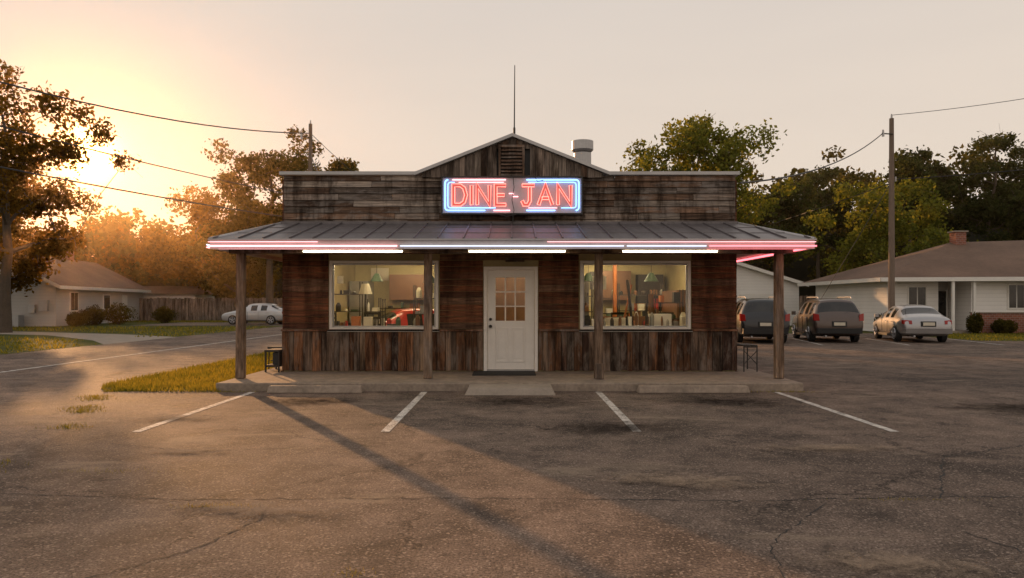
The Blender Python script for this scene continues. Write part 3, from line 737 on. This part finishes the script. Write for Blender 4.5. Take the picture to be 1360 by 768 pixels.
glyph([([(0,0),(.5,1),(1,0)],False),([(.25,.34),(.75,.34)],False)],.52,.27,.38,'letter_a'); glyph(Ng,.90,.25,.38,'letter_n')
b=MB(); b.tube([(-.06,-.07,.03),(.03,-.07,.03),(.01,-.07,-.03),(.12,-.07,-.03)],.011,'neon_pink',6)
b.tube([(.02,-.08,.36),(.04,-.09,.15),(-.0,-.09,-.1),(.04,-.08,-.3),(.02,-.07,-.42)],.007,'black',6); b.tube([(-.3,-.05,-.36),(-.1,-.07,-.42),(.15,-.05,-.36)],.008,'black',6)
b.tube([(.45,-.05,.36),(.5,-.08,.26),(.62,-.07,.3)],.007,'black',6); b.tube([(.02,.1,-.36),(.02,.1,-.5)],.02,'iron',8)
b.build('sign_cables',S)

for x0,x1 in((-4.1,-2.5),(2.1,3.98)):
    b=MB(); hx=(x1-x0)/2
    b.hex([(-hx,-.09,0),(hx,-.09,0),(hx,.09,0),(-hx,.09,0),(-hx+.03,-.06,.12),(hx-.03,-.06,.12),(hx-.03,.06,.12),(-hx+.03,.06,.12)],'concrete_old')
    b.build('wheel_stop',bevel=.015,loc=((x0+x1)/2,12.42,0.0))
b=MB(); b.box(-.2,.2,-.2,.2,.42,.46,'iron')
for x in(-.18,.18):
    for y in(-.18,.18): b.tube([(x,y,0),(x*.95,y*.95,.42)],.012,'iron',6)
b.box(-.19,.19,-.015,.015,.15,.17,'iron')
b.build('patio_table',loc=(-4.86,15.5,.14))
b=MB()
b.box(-.15,.15,-.35,.35,.40,.44,'black'); b.box(-.13,.13,-.33,.33,.1,.14,'iron')
for x in(-.13,.13):
    for yq in(-.33,.33): b.box(x-.015,x+.015,yq-.015,yq+.015,0,.4,'iron')
b.box(.0,.14,-.3,.3,.145,.38,'black')
b.build('porch_bench',loc=(-4.74,14.95,.14))
b=MB()
for x in(-.13,.13):
    for y in(-.3,.3): b.tube([(x,y,0),(x,y,.5)],.013,'iron',6)
for y in(-.3,.3): b.box(-.14,.14,y-.012,y+.012,.48,.505,'iron')
for i in range(4): b.box(-.14+i*.075,-.09+i*.075,-.32,.32,.507,.53,'iron')
b.tube([(-.13,-.3,.15),(.13,-.3,.42)],.008,'iron',6); b.tube([(.13,-.3,.15),(-.13,-.3,.42)],.008,'iron',6)
b.build('porch_bench',loc=(4.74,15.0,.14))

# ---------------------------------------------------------------- houses
def house_left():
    H=empty('grey_house',(-29.6,48,0),math.radians(8.5))
    b=MB(); W=8.0; Ln=16.5; h=2.75; rh=2.1
    b.box(-W,0,0,Ln,0,h,'lapgrey')
    b.add([(-W,-.002,h),(0,-.002,h),(-W/2,-.002,h+rh)],[(0,1,2)],'lapgrey'); b.add([(-W,Ln,h),(0,Ln,h),(-W/2,Ln,h+rh)],[(0,2,1)],'lapgrey')
    b.build('walls',H)
    b=MB(); o=.45; s=rh/(W/2)
    for sg in(1,-1):
        xo=-W/2+sg*(W/2+o); zo=h-o*s
        xa,xb,za,zb=(-W/2,xo,h+rh+.02,zo+.02) if sg>0 else (xo,-W/2,zo+.02,h+rh+.02)
        b.hex([(xa,-o,za),(xb,-o,zb),(xb,Ln+o,zb),(xa,Ln+o,za),(xa,-o,za+.14),(xb,-o,zb+.14),(xb,Ln+o,zb+.14),(xa,Ln+o,za+.14)],'shingle')
        b.hex([(xa,-o-.04,za-.1),(xb,-o-.04,zb-.1),(xb,-o-.003,zb-.1),(xa,-o-.003,za-.1),(xa,-o-.04,za+.12),(xb,-o-.04,zb+.12),(xb,-o-.003,zb+.12),(xa,-o-.003,za+.12)],'white')
    b.box(o-.02,o+.03,-o,Ln+o,h-.22-.1,h-.1,'white')
    b.build('roof',H)
    b=MB()
    b.box(.0,.06,1.95,3.25,.95,2.3,'white'); b.box(.061,.075,2.07,2.57,1.03,2.22,'dglass'); b.box(.061,.075,2.63,3.13,1.03,2.22,'dglass')
    b.box(.0,.06,7.6,8.9,1.0,2.2,'white'); b.box(.061,.075,7.7,8.8,1.1,2.1,'dglass')
    b.box(.0,.06,11.5,12.5,.1,2.15,'white')
    b.build('windows',H)
    b=MB(); b.box(-.9,-.4,-.3,-.02,1.0,1.7,'trim'); b.box(-1.6,-1.2,-.2,-.02,.9,1.4,'trim'); b.box(-2.6,-1.8,-.95,-.25,0,.75,'trim'); b.build('utility_boxes',H)
    b=MB(); b.box(-W/2-.35,-W/2+.35,11,11.7,h+rh-.4,h+rh+.75,'brick'); b.build('chimney',H)
house_left()
G=empty('garage',(-33.6,66,0),math.radians(3))
b=MB(); b.box(-1,5.2,0,5,0,2.3,'lapwhite'); b.build('walls',G)
b=MB(); b.hex([(-1.2,-.4,2.32),(5.5,-.4,2.32),(5.5,5.3,2.32),(-1.2,5.3,2.32),(-1.2,2.3,3.1),(4.6,2.3,3.1),(4.6,2.5,3.1),(-1.2,2.5,3.1)],'shingle'); b.build('roof',G)
b=MB(); b.box(.3,3.0,-.05,-.002,0,2.05,'white'); b.build('garage_door',G)
def fence(name,p0,p1,h):
    b=MB(); p0=Vector(p0);p1=Vector(p1); d=(p1-p0); l=d.length; d/=l; nrm=Vector((-d.y,d.x)); t=0
    while t<l:
        a=p0+d*t; c=p0+d*(t+.14); hh=h+R(-.05,.05); k=R(.7,1.5); q=nrm*.02
        b.hex([(a.x,a.y,0),(c.x,c.y,0),(c.x+q.x,c.y+q.y,0),(a.x+q.x,a.y+q.y,0),(a.x,a.y,hh),(c.x,c.y,hh),(c.x+q.x,c.y+q.y,hh),(a.x+q.x,a.y+q.y,hh)],'wood_v',(.24*k,.18*k,.14*k)); t+=.15
    b.build(name)
fence('wooden_fence',(-31.5,62.5),(-15,63),1.95); fence('wooden_fence',(19,58),(42,58),2.1)
G=empty('white_garage',(15.3,50,0),0)
b=MB(); b.box(-3.2,4.1,0,8,0,2.85,'lapwhite'); b.add([(-4.5,-.002,2.85),(4.1,-.002,2.85),(-.5,-.002,4.3)],[(0,1,2)],'lapwhite'); b.build('walls',G)
b=MB()
b.hex([(-.5,-.4,4.32),(4.6,-.4,2.72),(4.6,8.4,2.72),(-.5,8.4,4.32),(-.5,-.4,4.45),(4.6,-.4,2.85),(4.6,8.4,2.85),(-.5,8.4,4.45)],'shingle')
b.hex([(-5.0,-.4,2.72),(-.5,-.4,4.32),(-.5,8.4,4.32),(-5.0,8.4,2.72),(-5.0,-.4,2.85),(-.5,-.4,4.45),(-.5,8.4,4.45),(-5.0,8.4,2.85)],'shingle')
b.hex([(-.5,-.45,4.2),(4.6,-.45,2.6),(4.6,-.41,2.6),(-.5,-.41,4.2),(-.5,-.45,4.42),(4.6,-.45,2.82),(4.6,-.41,2.82),(-.5,-.41,4.42)],'white')
b.build('roof',G)
b=MB(); b.box(.1,2.6,-.06,-.004,0,2.15,'white')
for i in range(1,4): b.box(.12,2.58,-.075,-.062,i*.53,i*.53+.03,'trim')
b.build('garage_door',G)
Hh=empty('white_house',(0,0,0))
b=MB()
b.box(19.3,21.9,38,47,0,2.85,'lapwhite'); b.box(23.1,36,37.2,47,.0,2.85,'lapwhite')
b.box(21.903,23.097,39.2,41,0,2.85,'lapgrey')
b.build('walls',Hh)
b=MB(); b.box(23.05,36,37.10,37.19,0,1.0,'brick'); b.box(23.0,36,37.05,37.19,1.003,1.06,'concrete'); b.build('brick_wainscot',Hh)
b=MB()
E=[(18.6,37.2,2.78),(38,34.6,2.78),(38,48,2.78),(18.6,48,2.78)]; r0=(25.2,42.5,5.0); r1=(33,42,5.2)
b.add(E+[r0,r1],[(0,1,5,4),(1,2,5),(2,3,4,5),(3,0,4),(0,3,2,1)],'shingle')
b.build('roof',Hh)
b=MB()
def seg(b,p,q,z0,z1,t,mat):
    p=Vector(p);q=Vector(q);d=(q-p).normalized();n=Vector((-d.y,d.x))*t
    b.hex([(p.x-n.x,p.y-n.y,z0),(q.x-n.x,q.y-n.y,z0),(q.x,q.y,z0),(p.x,p.y,z0),(p.x-n.x,p.y-n.y,z1),(q.x-n.x,q.y-n.y,z1),(q.x,q.y,z1),(p.x,p.y,z1)],mat)
seg(b,(18.55,37.17),(38,34.57),2.6,2.80,.05,'white'); seg(b,(18.57,48),(18.57,37.2),2.6,2.8,.05,'white')
b.build('fascia',Hh)
b=MB()
b.box(21.8,23.2,36.6,39.19,0,.14,'concrete')
for x in(21.95,23.0): b.box(x-.06,x+.06,36.75,36.87,.14,2.62,'white')
b.box(22.15,22.95,39.1,39.19,.14,2.15,'dglass'); b.box(22.08,22.147,39.08,39.19,.14,2.22,'white'); b.box(22.953,23.02,39.08,39.19,.14,2.22,'white')
b.build('porch',Hh)
b=MB()
for x0,x1,y,z0,z1 in((20.3,21.3,38,1.15,2.4),(24.9,25.8,37.2,1.2,2.5),(27.5,29.2,37.2,1.2,2.5)):
    b.box(x0,x1,y-.05,y-.002,z0,z1,'white'); xm=(x0+x1)/2
    b.box(x0+.08,xm-.03,y-.065,y-.052,z0+.08,z1-.08,'dglass'); b.box(xm+.03,x1-.08,y-.065,y-.052,z0+.08,z1-.08,'dglass')
b.build('windows',Hh)
b=MB(); b.box(25.2,25.8,42,42.6,4.5,5.55,'brick'); b.box(25.12,25.88,41.92,42.68,5.553,5.63,'concrete'); b.build('chimney',Hh)

# ---------------------------------------------------------------- poles and wires
def pole(loc,h,r=.15):
    b=MB(); b.tube([(0,0,-.2),(0,0,h*.5),(0,0,h)],[r,r*.85,r*.65],'pole',12)
    b.tube([(0,-.12,h-.75),(-.45,-.12,h-.72)],.03,'iron',8); b.tube([(-.45,-.12,h-.85),(-.45,-.12,h-.55)],[.06,.04],'trim',10)
    b.tube([(.0,0,h),(0,0,h+.2)],[.05,.03],'trim',8)
    b.tube([(.16,-.05,h-2.9),(.16,-.05,h-2.7)],.04,'trim',8)
    return b.build('utility_pole',loc=loc)
pole((-10.9,40,0),11.2); pole((17.45,34,0),10.0)
b=MB()
def wire(p,q,sag,r=.018,n=18):
    p=Vector(p);q=Vector(q); pts=[]
    for i in range(n+1):
        t=i/n; v=p.lerp(q,t); v.z-=sag*4*t*(1-t); pts.append(v)
    b.tube(pts,r,'wire',5)
wire((-10.9,40,10.7),(-20.5,14,9.2),1.1,.03); wire((-10.9,40,7.2),(-20.5,14,7.9),.35,.025); wire((-10.9,40,6.0),(-20.5,14,6.4),.3,.03)
wire((-10.9,40,10.7),(-8,90,11),1.2); wire((-10.9,40,9.6),(-4.2,20,3.9),.5,.02)
wire((17.0,33.9,9.3),(5.4,17.5,4.35),.45,.022); wire((17.45,34,10.15),(32,27,12),.5,.014); wire((17.6,34,7.2),(32,27,8.2),.3,.02); wire((17.6,34,7.1),(12.5,90,7.4),.9,.02)
wire((17.4,34,7.0),(13.4,34.5,0),.0,.014)
b.build('power_lines')

# ---------------------------------------------------------------- trees
def leaves_np(rs,C,size,aspect=.6):
    n=len(C); a=rs.normal(size=(n,3)); a/=np.linalg.norm(a,axis=1)[:,None]; t=rs.normal(size=(n,3)); c=np.cross(a,t); c/=np.linalg.norm(c,axis=1)[:,None]
    s=size*rs.uniform(.6,1.3,(n,1))
    V=np.empty((n,4,3)); V[:,0]=C-a*s; V[:,1]=C+c*s*aspect; V[:,2]=C+a*s; V[:,3]=C-c*s*aspect
    return V.reshape(-1,3)
def mk_tree_mesh(name,seed,H,Rr,base,nc,nl,ls,leaf,trunk_r=.25,cr=(.7,1.4),flat=.75,lean=0,topy=.85):
    rs=np.random.RandomState(seed); b=MB()
    tp=[];top=H*topy; k=9
    for i in range(k):
        t=i/(k-1); tp.append(np.array([lean*t+rs.normal(0,.12)*t*2,rs.normal(0,.12)*t*2,top*t-.1]))
    b.tube(tp,[trunk_r*(1-.8*(i/(k-1))) for i in range(k)],'bark',8)
    nodes=[(p,trunk_r*(1-.8*i/(k-1))) for i,p in enumerate(tp) if p[2]>base*.6]
    cl=[]; cz=(base+H)/2; hz=(H-base)/2
    tries=0
    while len(cl)<nc and tries<9000:
        tries+=1
        u=rs.uniform(-1,1,3); r=np.linalg.norm(u)
        if r>1 or r<.3 and rs.rand()<.6: continue
        an=math.atan2(u[1],u[0]); rad=Rr*(1+.28*math.sin(an*2+seed)+.18*math.sin(an*5+seed*2+u[2]*3))
        p=np.array([u[0]*rad+lean,u[1]*rad,cz+u[2]*hz*(1+.12*math.sin(an*3+seed))])
        if any(np.linalg.norm(p-q[0])<cr[0]*.7 for q in cl): continue
        cl.append((p,rs.uniform(*cr)))
    cl.sort(key=lambda q:np.linalg.norm(q[0]-np.array([lean*.5,0,base])))
    Cs=[]
    for p,r in cl:
        best=min(nodes,key=lambda q:np.linalg.norm(p-q[0])+ (3 if q[0][2]>p[2] else 0))
        q,qr=best; mid=(p+q)/2+rs.normal(0,.18,3)+np.array([0,0,.15]); r0=max(.025,qr*.62); r1=max(.015,r0*.5)
        b.tube([q,mid,p],[r0,(r0+r1)/2,r1],'bark',5,cap=False); nodes.append((p,r1)); nodes.append((mid,(r0+r1)/2))
        for _ in range(4):
            e=p+rs.normal(0,r*.55,3); b.tube([p,e],[r1*.7,.008],'bark',3,cap=False)
        n=int(nl/nc*(r/((cr[0]+cr[1])/2))**2*rs.uniform(.6,1.3))
        g=rs.normal(size=(n,3)); g/=np.linalg.norm(g,axis=1)[:,None]; g*=(rs.rand(n,1)**.45)*r*rs.uniform(.75,1.2,(n,1)); g[:,2]*=flat
        sc=rs.normal(size=(7,3)); sc/=np.linalg.norm(sc,axis=1)[:,None]; sc*=r*.75; sc[:,2]*=flat
        idx=rs.randint(0,7,n); m=rs.rand(n)<.6
        g[m]=sc[idx[m]]+rs.normal(0,r*.22,(m.sum(),3))
        Cs.append(p+g)
    C=np.concatenate(Cs); LV=leaves_np(rs,C,ls); o=len(b.v)
    k=b.mi(leaf); nq=len(LV)//4
    b.v+= [tuple(x) for x in LV.tolist()]
    fi=(np.arange(nq*4).reshape(-1,4)+o).tolist(); b.f+=fi; b.m+=[k]*nq; b.c+=[(1,1,1)]*nq
    return b.build(name)
def T(name,x,y,**kw):
    ob=mk_tree_mesh(name,**kw); ob.location=(x,y,0); return ob
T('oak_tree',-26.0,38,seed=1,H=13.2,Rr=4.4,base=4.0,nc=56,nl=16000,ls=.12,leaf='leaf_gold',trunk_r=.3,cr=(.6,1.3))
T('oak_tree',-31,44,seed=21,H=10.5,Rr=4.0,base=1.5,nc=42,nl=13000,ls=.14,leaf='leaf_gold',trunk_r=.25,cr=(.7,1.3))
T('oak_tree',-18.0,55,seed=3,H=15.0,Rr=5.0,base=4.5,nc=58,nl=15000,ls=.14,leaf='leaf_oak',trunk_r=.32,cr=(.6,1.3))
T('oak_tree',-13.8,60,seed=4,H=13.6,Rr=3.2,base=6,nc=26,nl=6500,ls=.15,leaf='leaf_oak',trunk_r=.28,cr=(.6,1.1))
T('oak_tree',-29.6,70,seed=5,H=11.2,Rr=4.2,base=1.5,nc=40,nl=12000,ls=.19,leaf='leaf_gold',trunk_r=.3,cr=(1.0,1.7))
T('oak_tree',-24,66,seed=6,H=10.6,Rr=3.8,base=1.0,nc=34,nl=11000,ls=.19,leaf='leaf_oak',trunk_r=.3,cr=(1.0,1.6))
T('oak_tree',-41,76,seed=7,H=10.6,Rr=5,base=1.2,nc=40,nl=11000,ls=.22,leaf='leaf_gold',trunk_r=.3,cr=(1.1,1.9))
T('maple_tree',11.3,45,seed=8,H=13.2,Rr=3.7,base=5.5,nc=44,nl=14000,ls=.13,leaf='leaf_green',trunk_r=.3,cr=(.7,1.3))
T('maple_tree',14.6,52,seed=9,H=10.4,Rr=2.8,base=3,nc=26,nl=9000,ls=.15,leaf='leaf_green',trunk_r=.25,cr=(.9,1.4))
T('maple_tree',24.2,49,seed=10,H=9.8,Rr=3.5,base=1.8,nc=40,nl=15000,ls=.13,leaf='leaf_green',trunk_r=.25,cr=(.8,1.4))
for x,y,h,r,s in((33.3,62,14.2,2.7,11),(40.2,62,16.2,3.4,12),(36.8,66,15.0,2.8,13),(45,64,15.5,3.2,14),(29,70,13.6,2.8,15),(24,66,12.2,2.8,16)):
    T('pine_tree',x,y,seed=s,H=h,Rr=r,base=h*.42,nc=38,nl=12000,ls=.15,leaf='leaf_pine',trunk_r=.24,cr=(.7,1.25),flat=.55,topy=.95)
def far():
    rs=np.random.RandomState(5); b=MB(); Cs=[]
    def top(az):
        t=math.degrees(az)
        h=np.interp(t,[-75,-45,-34,-30,-27,-20,-10,0,12,20,28,40,60,75],[14,13,10,8.5,9.5,11,11,12,14,16,15,15,15,14])
        return h+1.3*math.sin(t*.9)+.9*math.sin(t*2.3+1)+.5*math.sin(t*5.1)
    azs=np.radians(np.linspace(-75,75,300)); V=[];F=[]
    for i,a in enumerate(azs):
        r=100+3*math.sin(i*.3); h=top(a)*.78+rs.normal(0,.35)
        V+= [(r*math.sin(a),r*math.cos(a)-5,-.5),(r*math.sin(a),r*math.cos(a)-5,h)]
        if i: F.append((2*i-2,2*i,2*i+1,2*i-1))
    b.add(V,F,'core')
    for i in range(1400):
        a=math.radians(rs.uniform(-56,56)); r=rs.uniform(84,98); h=top(a); z=h*(1-rs.rand()**1.6*.95)
        cr=rs.uniform(.9,2.0); n=int(56*cr)
        g=rs.normal(size=(n,3)); g/=np.linalg.norm(g,axis=1)[:,None]; g*=rs.rand(n,1)**.4*cr; g[:,2]*=.75
        Cs.append(np.array([r*math.sin(a),r*math.cos(a)-5,max(.8,z-cr*.6)])+g)
    C=np.concatenate(Cs); LV=leaves_np(rs,C,.27); o=len(b.v); k=b.mi('leaf_far'); nq=len(LV)//4
    b.v+= [tuple(x) for x in LV.tolist()]; b.f+=(np.arange(nq*4).reshape(-1,4)+o).tolist(); b.m+=[k]*nq; b.c+=[(1,1,1)]*nq
    b.build('distant_trees')
far()
def shrub(x,y,rx,h,seed,leaf='leaf_oak'):
    rs=np.random.RandomState(seed); b=MB()
    for i in range(6): b.tube([(0,0,0),(rs.normal(0,rx*.4),rs.normal(0,rx*.4),h*.6)],[.03,.01],'bark',5)
    n=2600; g=rs.normal(size=(n,3)); g/=np.linalg.norm(g,axis=1)[:,None]; g*=rs.rand(n,1)**.35; g*=1+.15*np.sin(g[:,:1]*6+seed)+.1*np.sin(g[:,1:2]*9); g*=[rx,rx,h*.5]; g[:,2]+=h*.5
    LV=leaves_np(rs,g,.06); o=len(b.v); k=b.mi(leaf); nq=n
    b.v+= [tuple(x) for x in LV.tolist()]; b.f+=(np.arange(nq*4).reshape(-1,4)+o).tolist(); b.m+=[k]*nq; b.c+=[(1,1,1)]*nq
    b.build('shrub',loc=(x,y,0))
shrub(-28.6,50.5,.9,1.3,1); shrub(-28.0,52.6,1.1,1.5,2); shrub(-28.4,48.3,.7,.9,3); shrub(24.2,36.4,.5,.7,4); shrub(26.5,36.6,.6,.8,5); shrub(19.0,37.6,.5,1.0,6); shrub(-26.8,57,.9,1.2,8)
shrub(22.75,36.3,.35,1.0,7)

# ---------------------------------------------------------------- cars
def carpaint(name,c,metal=.4):
    m,nt,out=newmat(name); p=N(nt,'ShaderNodeBsdfPrincipled'); co=objco(nt)
    d=noise(nt,co,2.5,5); L(nt,mix(nt,d,tuple(v*.85 for v in c),tuple(v*1.1 for v in c)),p.inputs['Base Color'])
    L(nt,maprange(nt,d,0,1,.25,.42),p.inputs['Roughness']); setin(p,Metallic=metal); p.inputs['Coat Weight'].default_value=.6; p.inputs['Coat Roughness'].default_value=.08
    L(nt,p.outputs[0],out.inputs[0]); return m
M['tail']=simple('tail_lamp_lens',(.3,.012,.008),.2,var=.2,bmp=0); M['lens']=simple('headlamp_lens',(.6,.6,.58),.1,bmp=0); M['rim']=simple('alloy_rim',(.42,.42,.43),.3,.8,bmp=0)
def car(name,loc,rot,kind,paint,scale=1):
    E=empty(name,loc,rot); M['_p']=paint; E.scale=(scale,)*3
    if kind=='suv':
        st=[(2.36,.40,.60,.66,.60,.50,0),(2.28,.28,.72,.80,.80,.70,0),(2.0,.22,.86,.94,.90,.74,0),(1.25,.22,.97,1.06,.93,.78,2),(.55,.22,1.0,1.60,.94,.66,0),(.48,.22,1.0,1.62,.94,.65,1),(-.38,.22,1.02,1.68,.94,.65,0),(-.46,.22,1.02,1.68,.94,.65,1),(-1.22,.22,1.04,1.67,.94,.64,0),(-1.32,.22,1.04,1.66,.94,.64,1),(-1.80,.22,1.06,1.63,.93,.62,0),(-1.95,.24,1.06,1.61,.92,.61,2),(-2.22,.28,1.03,1.10,.90,.76,0),(-2.32,.34,.90,.98,.87,.70,0),(-2.38,.42,.62,.70,.78,.62,0)]
        wr=.36; wy=(1.42,-1.38)
    else:
        st=[(2.32,.36,.52,.57,.58,.45,0),(2.24,.26,.64,.70,.78,.66,0),(1.95,.2,.75,.82,.87,.70,0),(1.10,.2,.86,.95,.90,.74,2),(.30,.2,.90,1.38,.90,.60,0),(.22,.2,.90,1.40,.90,.60,1),(-.40,.2,.91,1.43,.90,.60,0),(-.48,.2,.91,1.43,.90,.60,1),(-1.08,.2,.93,1.38,.90,.58,0),(-1.16,.2,.93,1.36,.90,.58,2),(-1.75,.22,.93,1.03,.89,.70,0),(-2.18,.26,.92,1.0,.86,.68,0),(-2.30,.34,.78,.86,.82,.62,0),(-2.35,.42,.55,.62,.74,.55,0)]
        wr=.32; wy=(1.38,-1.30)
    b=MB(); V=[];F=[]
    for (y,zb,zl,zt,wb,wt,fl) in st:
        zm=zb+(zl-zb)*.55
        half=[(0,zb),(wb*.82,zb),(wb*.95,zb+.10),(wb*1.0,zm),(wb*.985,zl),(wt+.02,zt-.05 if zt-zl>.2 else zt-.02),(wt*.85,zt),(wt*.4,zt+.025),(0,zt+.03)]
        ring=half+[(-x,z) for x,z in half[-2:0:-1]]
        V+= [(x,y,z) for x,z in ring]
    n=16
    gl=[]
    for i in range(len(st)-1):
        fl=st[i][6]
        for k in range(n):
            f=(i*n+k,i*n+(k+1)%n,(i+1)*n+(k+1)%n,(i+1)*n+k)
            kk=k if k<8 else 15-k
            g= (fl==1 and kk==4) or (fl==2 and kk in(5,6,7))
            F.append(f); gl.append('dglass' if g else '_p')
    F.append(tuple(range(n))[::-1]); gl.append('_p'); F.append(tuple((len(st)-1)*n+k for k in range(n))); gl.append('_p')
    k=b.mi('_p'); k2=b.mi('dglass'); b.mi('black')
    b.v=V;b.f=[list(f) for f in F];b.m=[k2 if g=='dglass' else k for g in gl]; b.c=[(1,1,1)]*len(F)
    body=b.build('body',E,smooth=True)
    s=body.modifiers.new('s','SUBSURF'); s.levels=s.render_levels=2
    cutters=[]
    for y in wy:
        for sx2 in(-1,1):
            c=MB(); c.tube([(sx2*.62,y,wr+.0),(sx2*1.1,y,wr+.0)],wr*1.17,'black',28); co=c.build('cut'); cutters.append(co)
    for co in cutters:
        co.parent=E
        bm=body.modifiers.new('b','BOOLEAN'); bm.operation='DIFFERENCE'; bm.object=co; bm.solver='EXACT'
    bpy.context.view_layer.update()
    me2=bpy.data.meshes.new_from_object(body.evaluated_get(bpy.context.evaluated_depsgraph_get()))
    body.modifiers.clear(); body.data=me2
    for co in cutters: bpy.data.objects.remove(co)
    for p in me2.polygons: p.use_smooth=True
    for i,y in enumerate(wy):
        for sx2 in(-1,1):
            c=MB(); X=sx2*.80
            c.tube([(X-sx2*.11,y,wr),(X-sx2*.10,y,wr),(X+sx2*.085,y,wr),(X+sx2*.11,y,wr)],[wr*.9,wr,wr,wr*.9],'rubber',28)
            c.tube([(X+sx2*.111,y,wr),(X+sx2*.116,y,wr)],[wr*.66,wr*.62],'black',24)
            for q in range(5):
                a=2*math.pi*q/5+.3; dx,dz=math.cos(a),math.sin(a)
                c.tube([(X+sx2*.125,y+dx*.03,wr+dz*.03),(X+sx2*.125,y+dx*wr*.62,wr+dz*wr*.62)],[.035,.045],'rim',6)
            ring=[(X+sx2*.12,y+math.cos(t)*wr*.64,wr+math.sin(t)*wr*.64) for t in np.linspace(0,2*math.pi,25)]
            c.tube(ring,.018,'rim',6,cap=False)
            c.build('wheel_%d'%(i*2+(sx2>0)+1),E)
    c=MB(); S_=kind=='suv'; yr=-2.35 if S_ else -2.30
    for sx2 in(-1,1):
        if S_:
            c.hex([(sx2*.70,yr-.01,.84),(sx2*.88,yr+.05,.84),(sx2*.90,yr+.2,.84),(sx2*.70,yr+.16,.84),(sx2*.72,yr+.02,1.08),(sx2*.89,yr+.08,1.12),(sx2*.90,yr+.24,1.12),(sx2*.72,yr+.22,1.08)],'tail')
        else:
            c.hex([(sx2*.56,yr-.05,.71),(sx2*.83,yr+.03,.71),(sx2*.86,yr+.22,.71),(sx2*.56,yr+.2,.71),(sx2*.56,yr+.0,.85),(sx2*.83,yr+.07,.87),(sx2*.86,yr+.26,.87),(sx2*.56,yr+.24,.85)],'tail')
        yf=2.18; zf=.72 if S_ else .62
        c.hex([(sx2*.5,yf-.1,zf-.07),(sx2*.82,yf-.16,zf-.05),(sx2*.82,yf,zf-.05),(sx2*.5,yf+.14,zf-.07),(sx2*.5,yf-.1,zf+.06),(sx2*.80,yf-.16,zf+.08),(sx2*.79,yf-.02,zf+.06),(sx2*.5,yf+.08,zf+.05)],'lens')
        ym=.95 if S_ else .8; zm=1.08 if S_ else .98
        c.box(min(sx2*.93,sx2*1.08),max(sx2*.93,sx2*1.08),ym-.05,ym+.08,zm-.06,zm+.09,'_p')
        for yy in((.5,-.42,-1.3) if S_ else (.3,-.44)): c.box(min(sx2*.925,sx2*.945),max(sx2*.925,sx2*.945),yy-.006,yy+.006,.38,.98 if S_ else .86,'black')
        for yy in(-.2,-1.1): c.box(min(sx2*.93,sx2*.965),max(sx2*.93,sx2*.965),yy-.08,yy+.08,(.93 if S_ else .8)-.015,(.93 if S_ else .8)+.015,'trim')
        c.box(min(sx2*.8,sx2*.9),max(sx2*.8,sx2*.9),-.95,.98,.2,.3,'black')
        if S_: c.tube([(sx2*.6,.4,1.70),(sx2*.6,.3,1.75),(sx2*.6,-1.6,1.74),(sx2*.6,-1.7,1.68)],.02,'trim',6)
    yb=-2.40 if S_ else -2.36
    c.hex([(-.8,yb-.03,.36),(.8,yb-.03,.36),(.82,yb+.2,.36),(-.82,yb+.2,.36),(-.8,yb-.05,.56),(.8,yb-.05,.56),(.84,yb+.2,.56),(-.84,yb+.2,.56)],'black' if S_ else '_p')
    c.box(-.2,.2,yb-.065 if not S_ else yb-.02,yb+.1,.66,.78,'paper'); c.box(-.26,.26,yb-.01,yb+.12,.62,.82,'black')
    c.tube([(-.5,yb-.05,.26),(-.5,yb+.3,.26)],.035,'trim',10)
    c.box(-.6,.6,2.28,2.36,.42,.54,'black')
    if S_: c.tube([(-.1,yb+.12,1.02),(.35,yb+.2,1.16)],.012,'black',6)
    c.build('trim_and_lamps',E,bevel=.008)
    return E
car('parked_suv',(9.75,29.7,0),math.radians(-9),'suv',carpaint('black_paint',(.015,.015,.017)))
car('parked_suv',(12.75,30.2,0),math.radians(-10),'suv',carpaint('bronze_paint',(.09,.063,.052),.5))
car('parked_sedan',(16.15,30.1,0),math.radians(-12),'sedan',carpaint('silver_paint',(.36,.355,.36),.7))
car('parked_hatchback',(-18.2,53,0),math.radians(84),'sedan',carpaint('pale_silver_paint',(.55,.55,.56),.4),1.05)
car('red_car',(-2.65,18.4,.15),math.radians(112),'sedan',carpaint('red_paint',(.3,.012,.008),.1),.85)
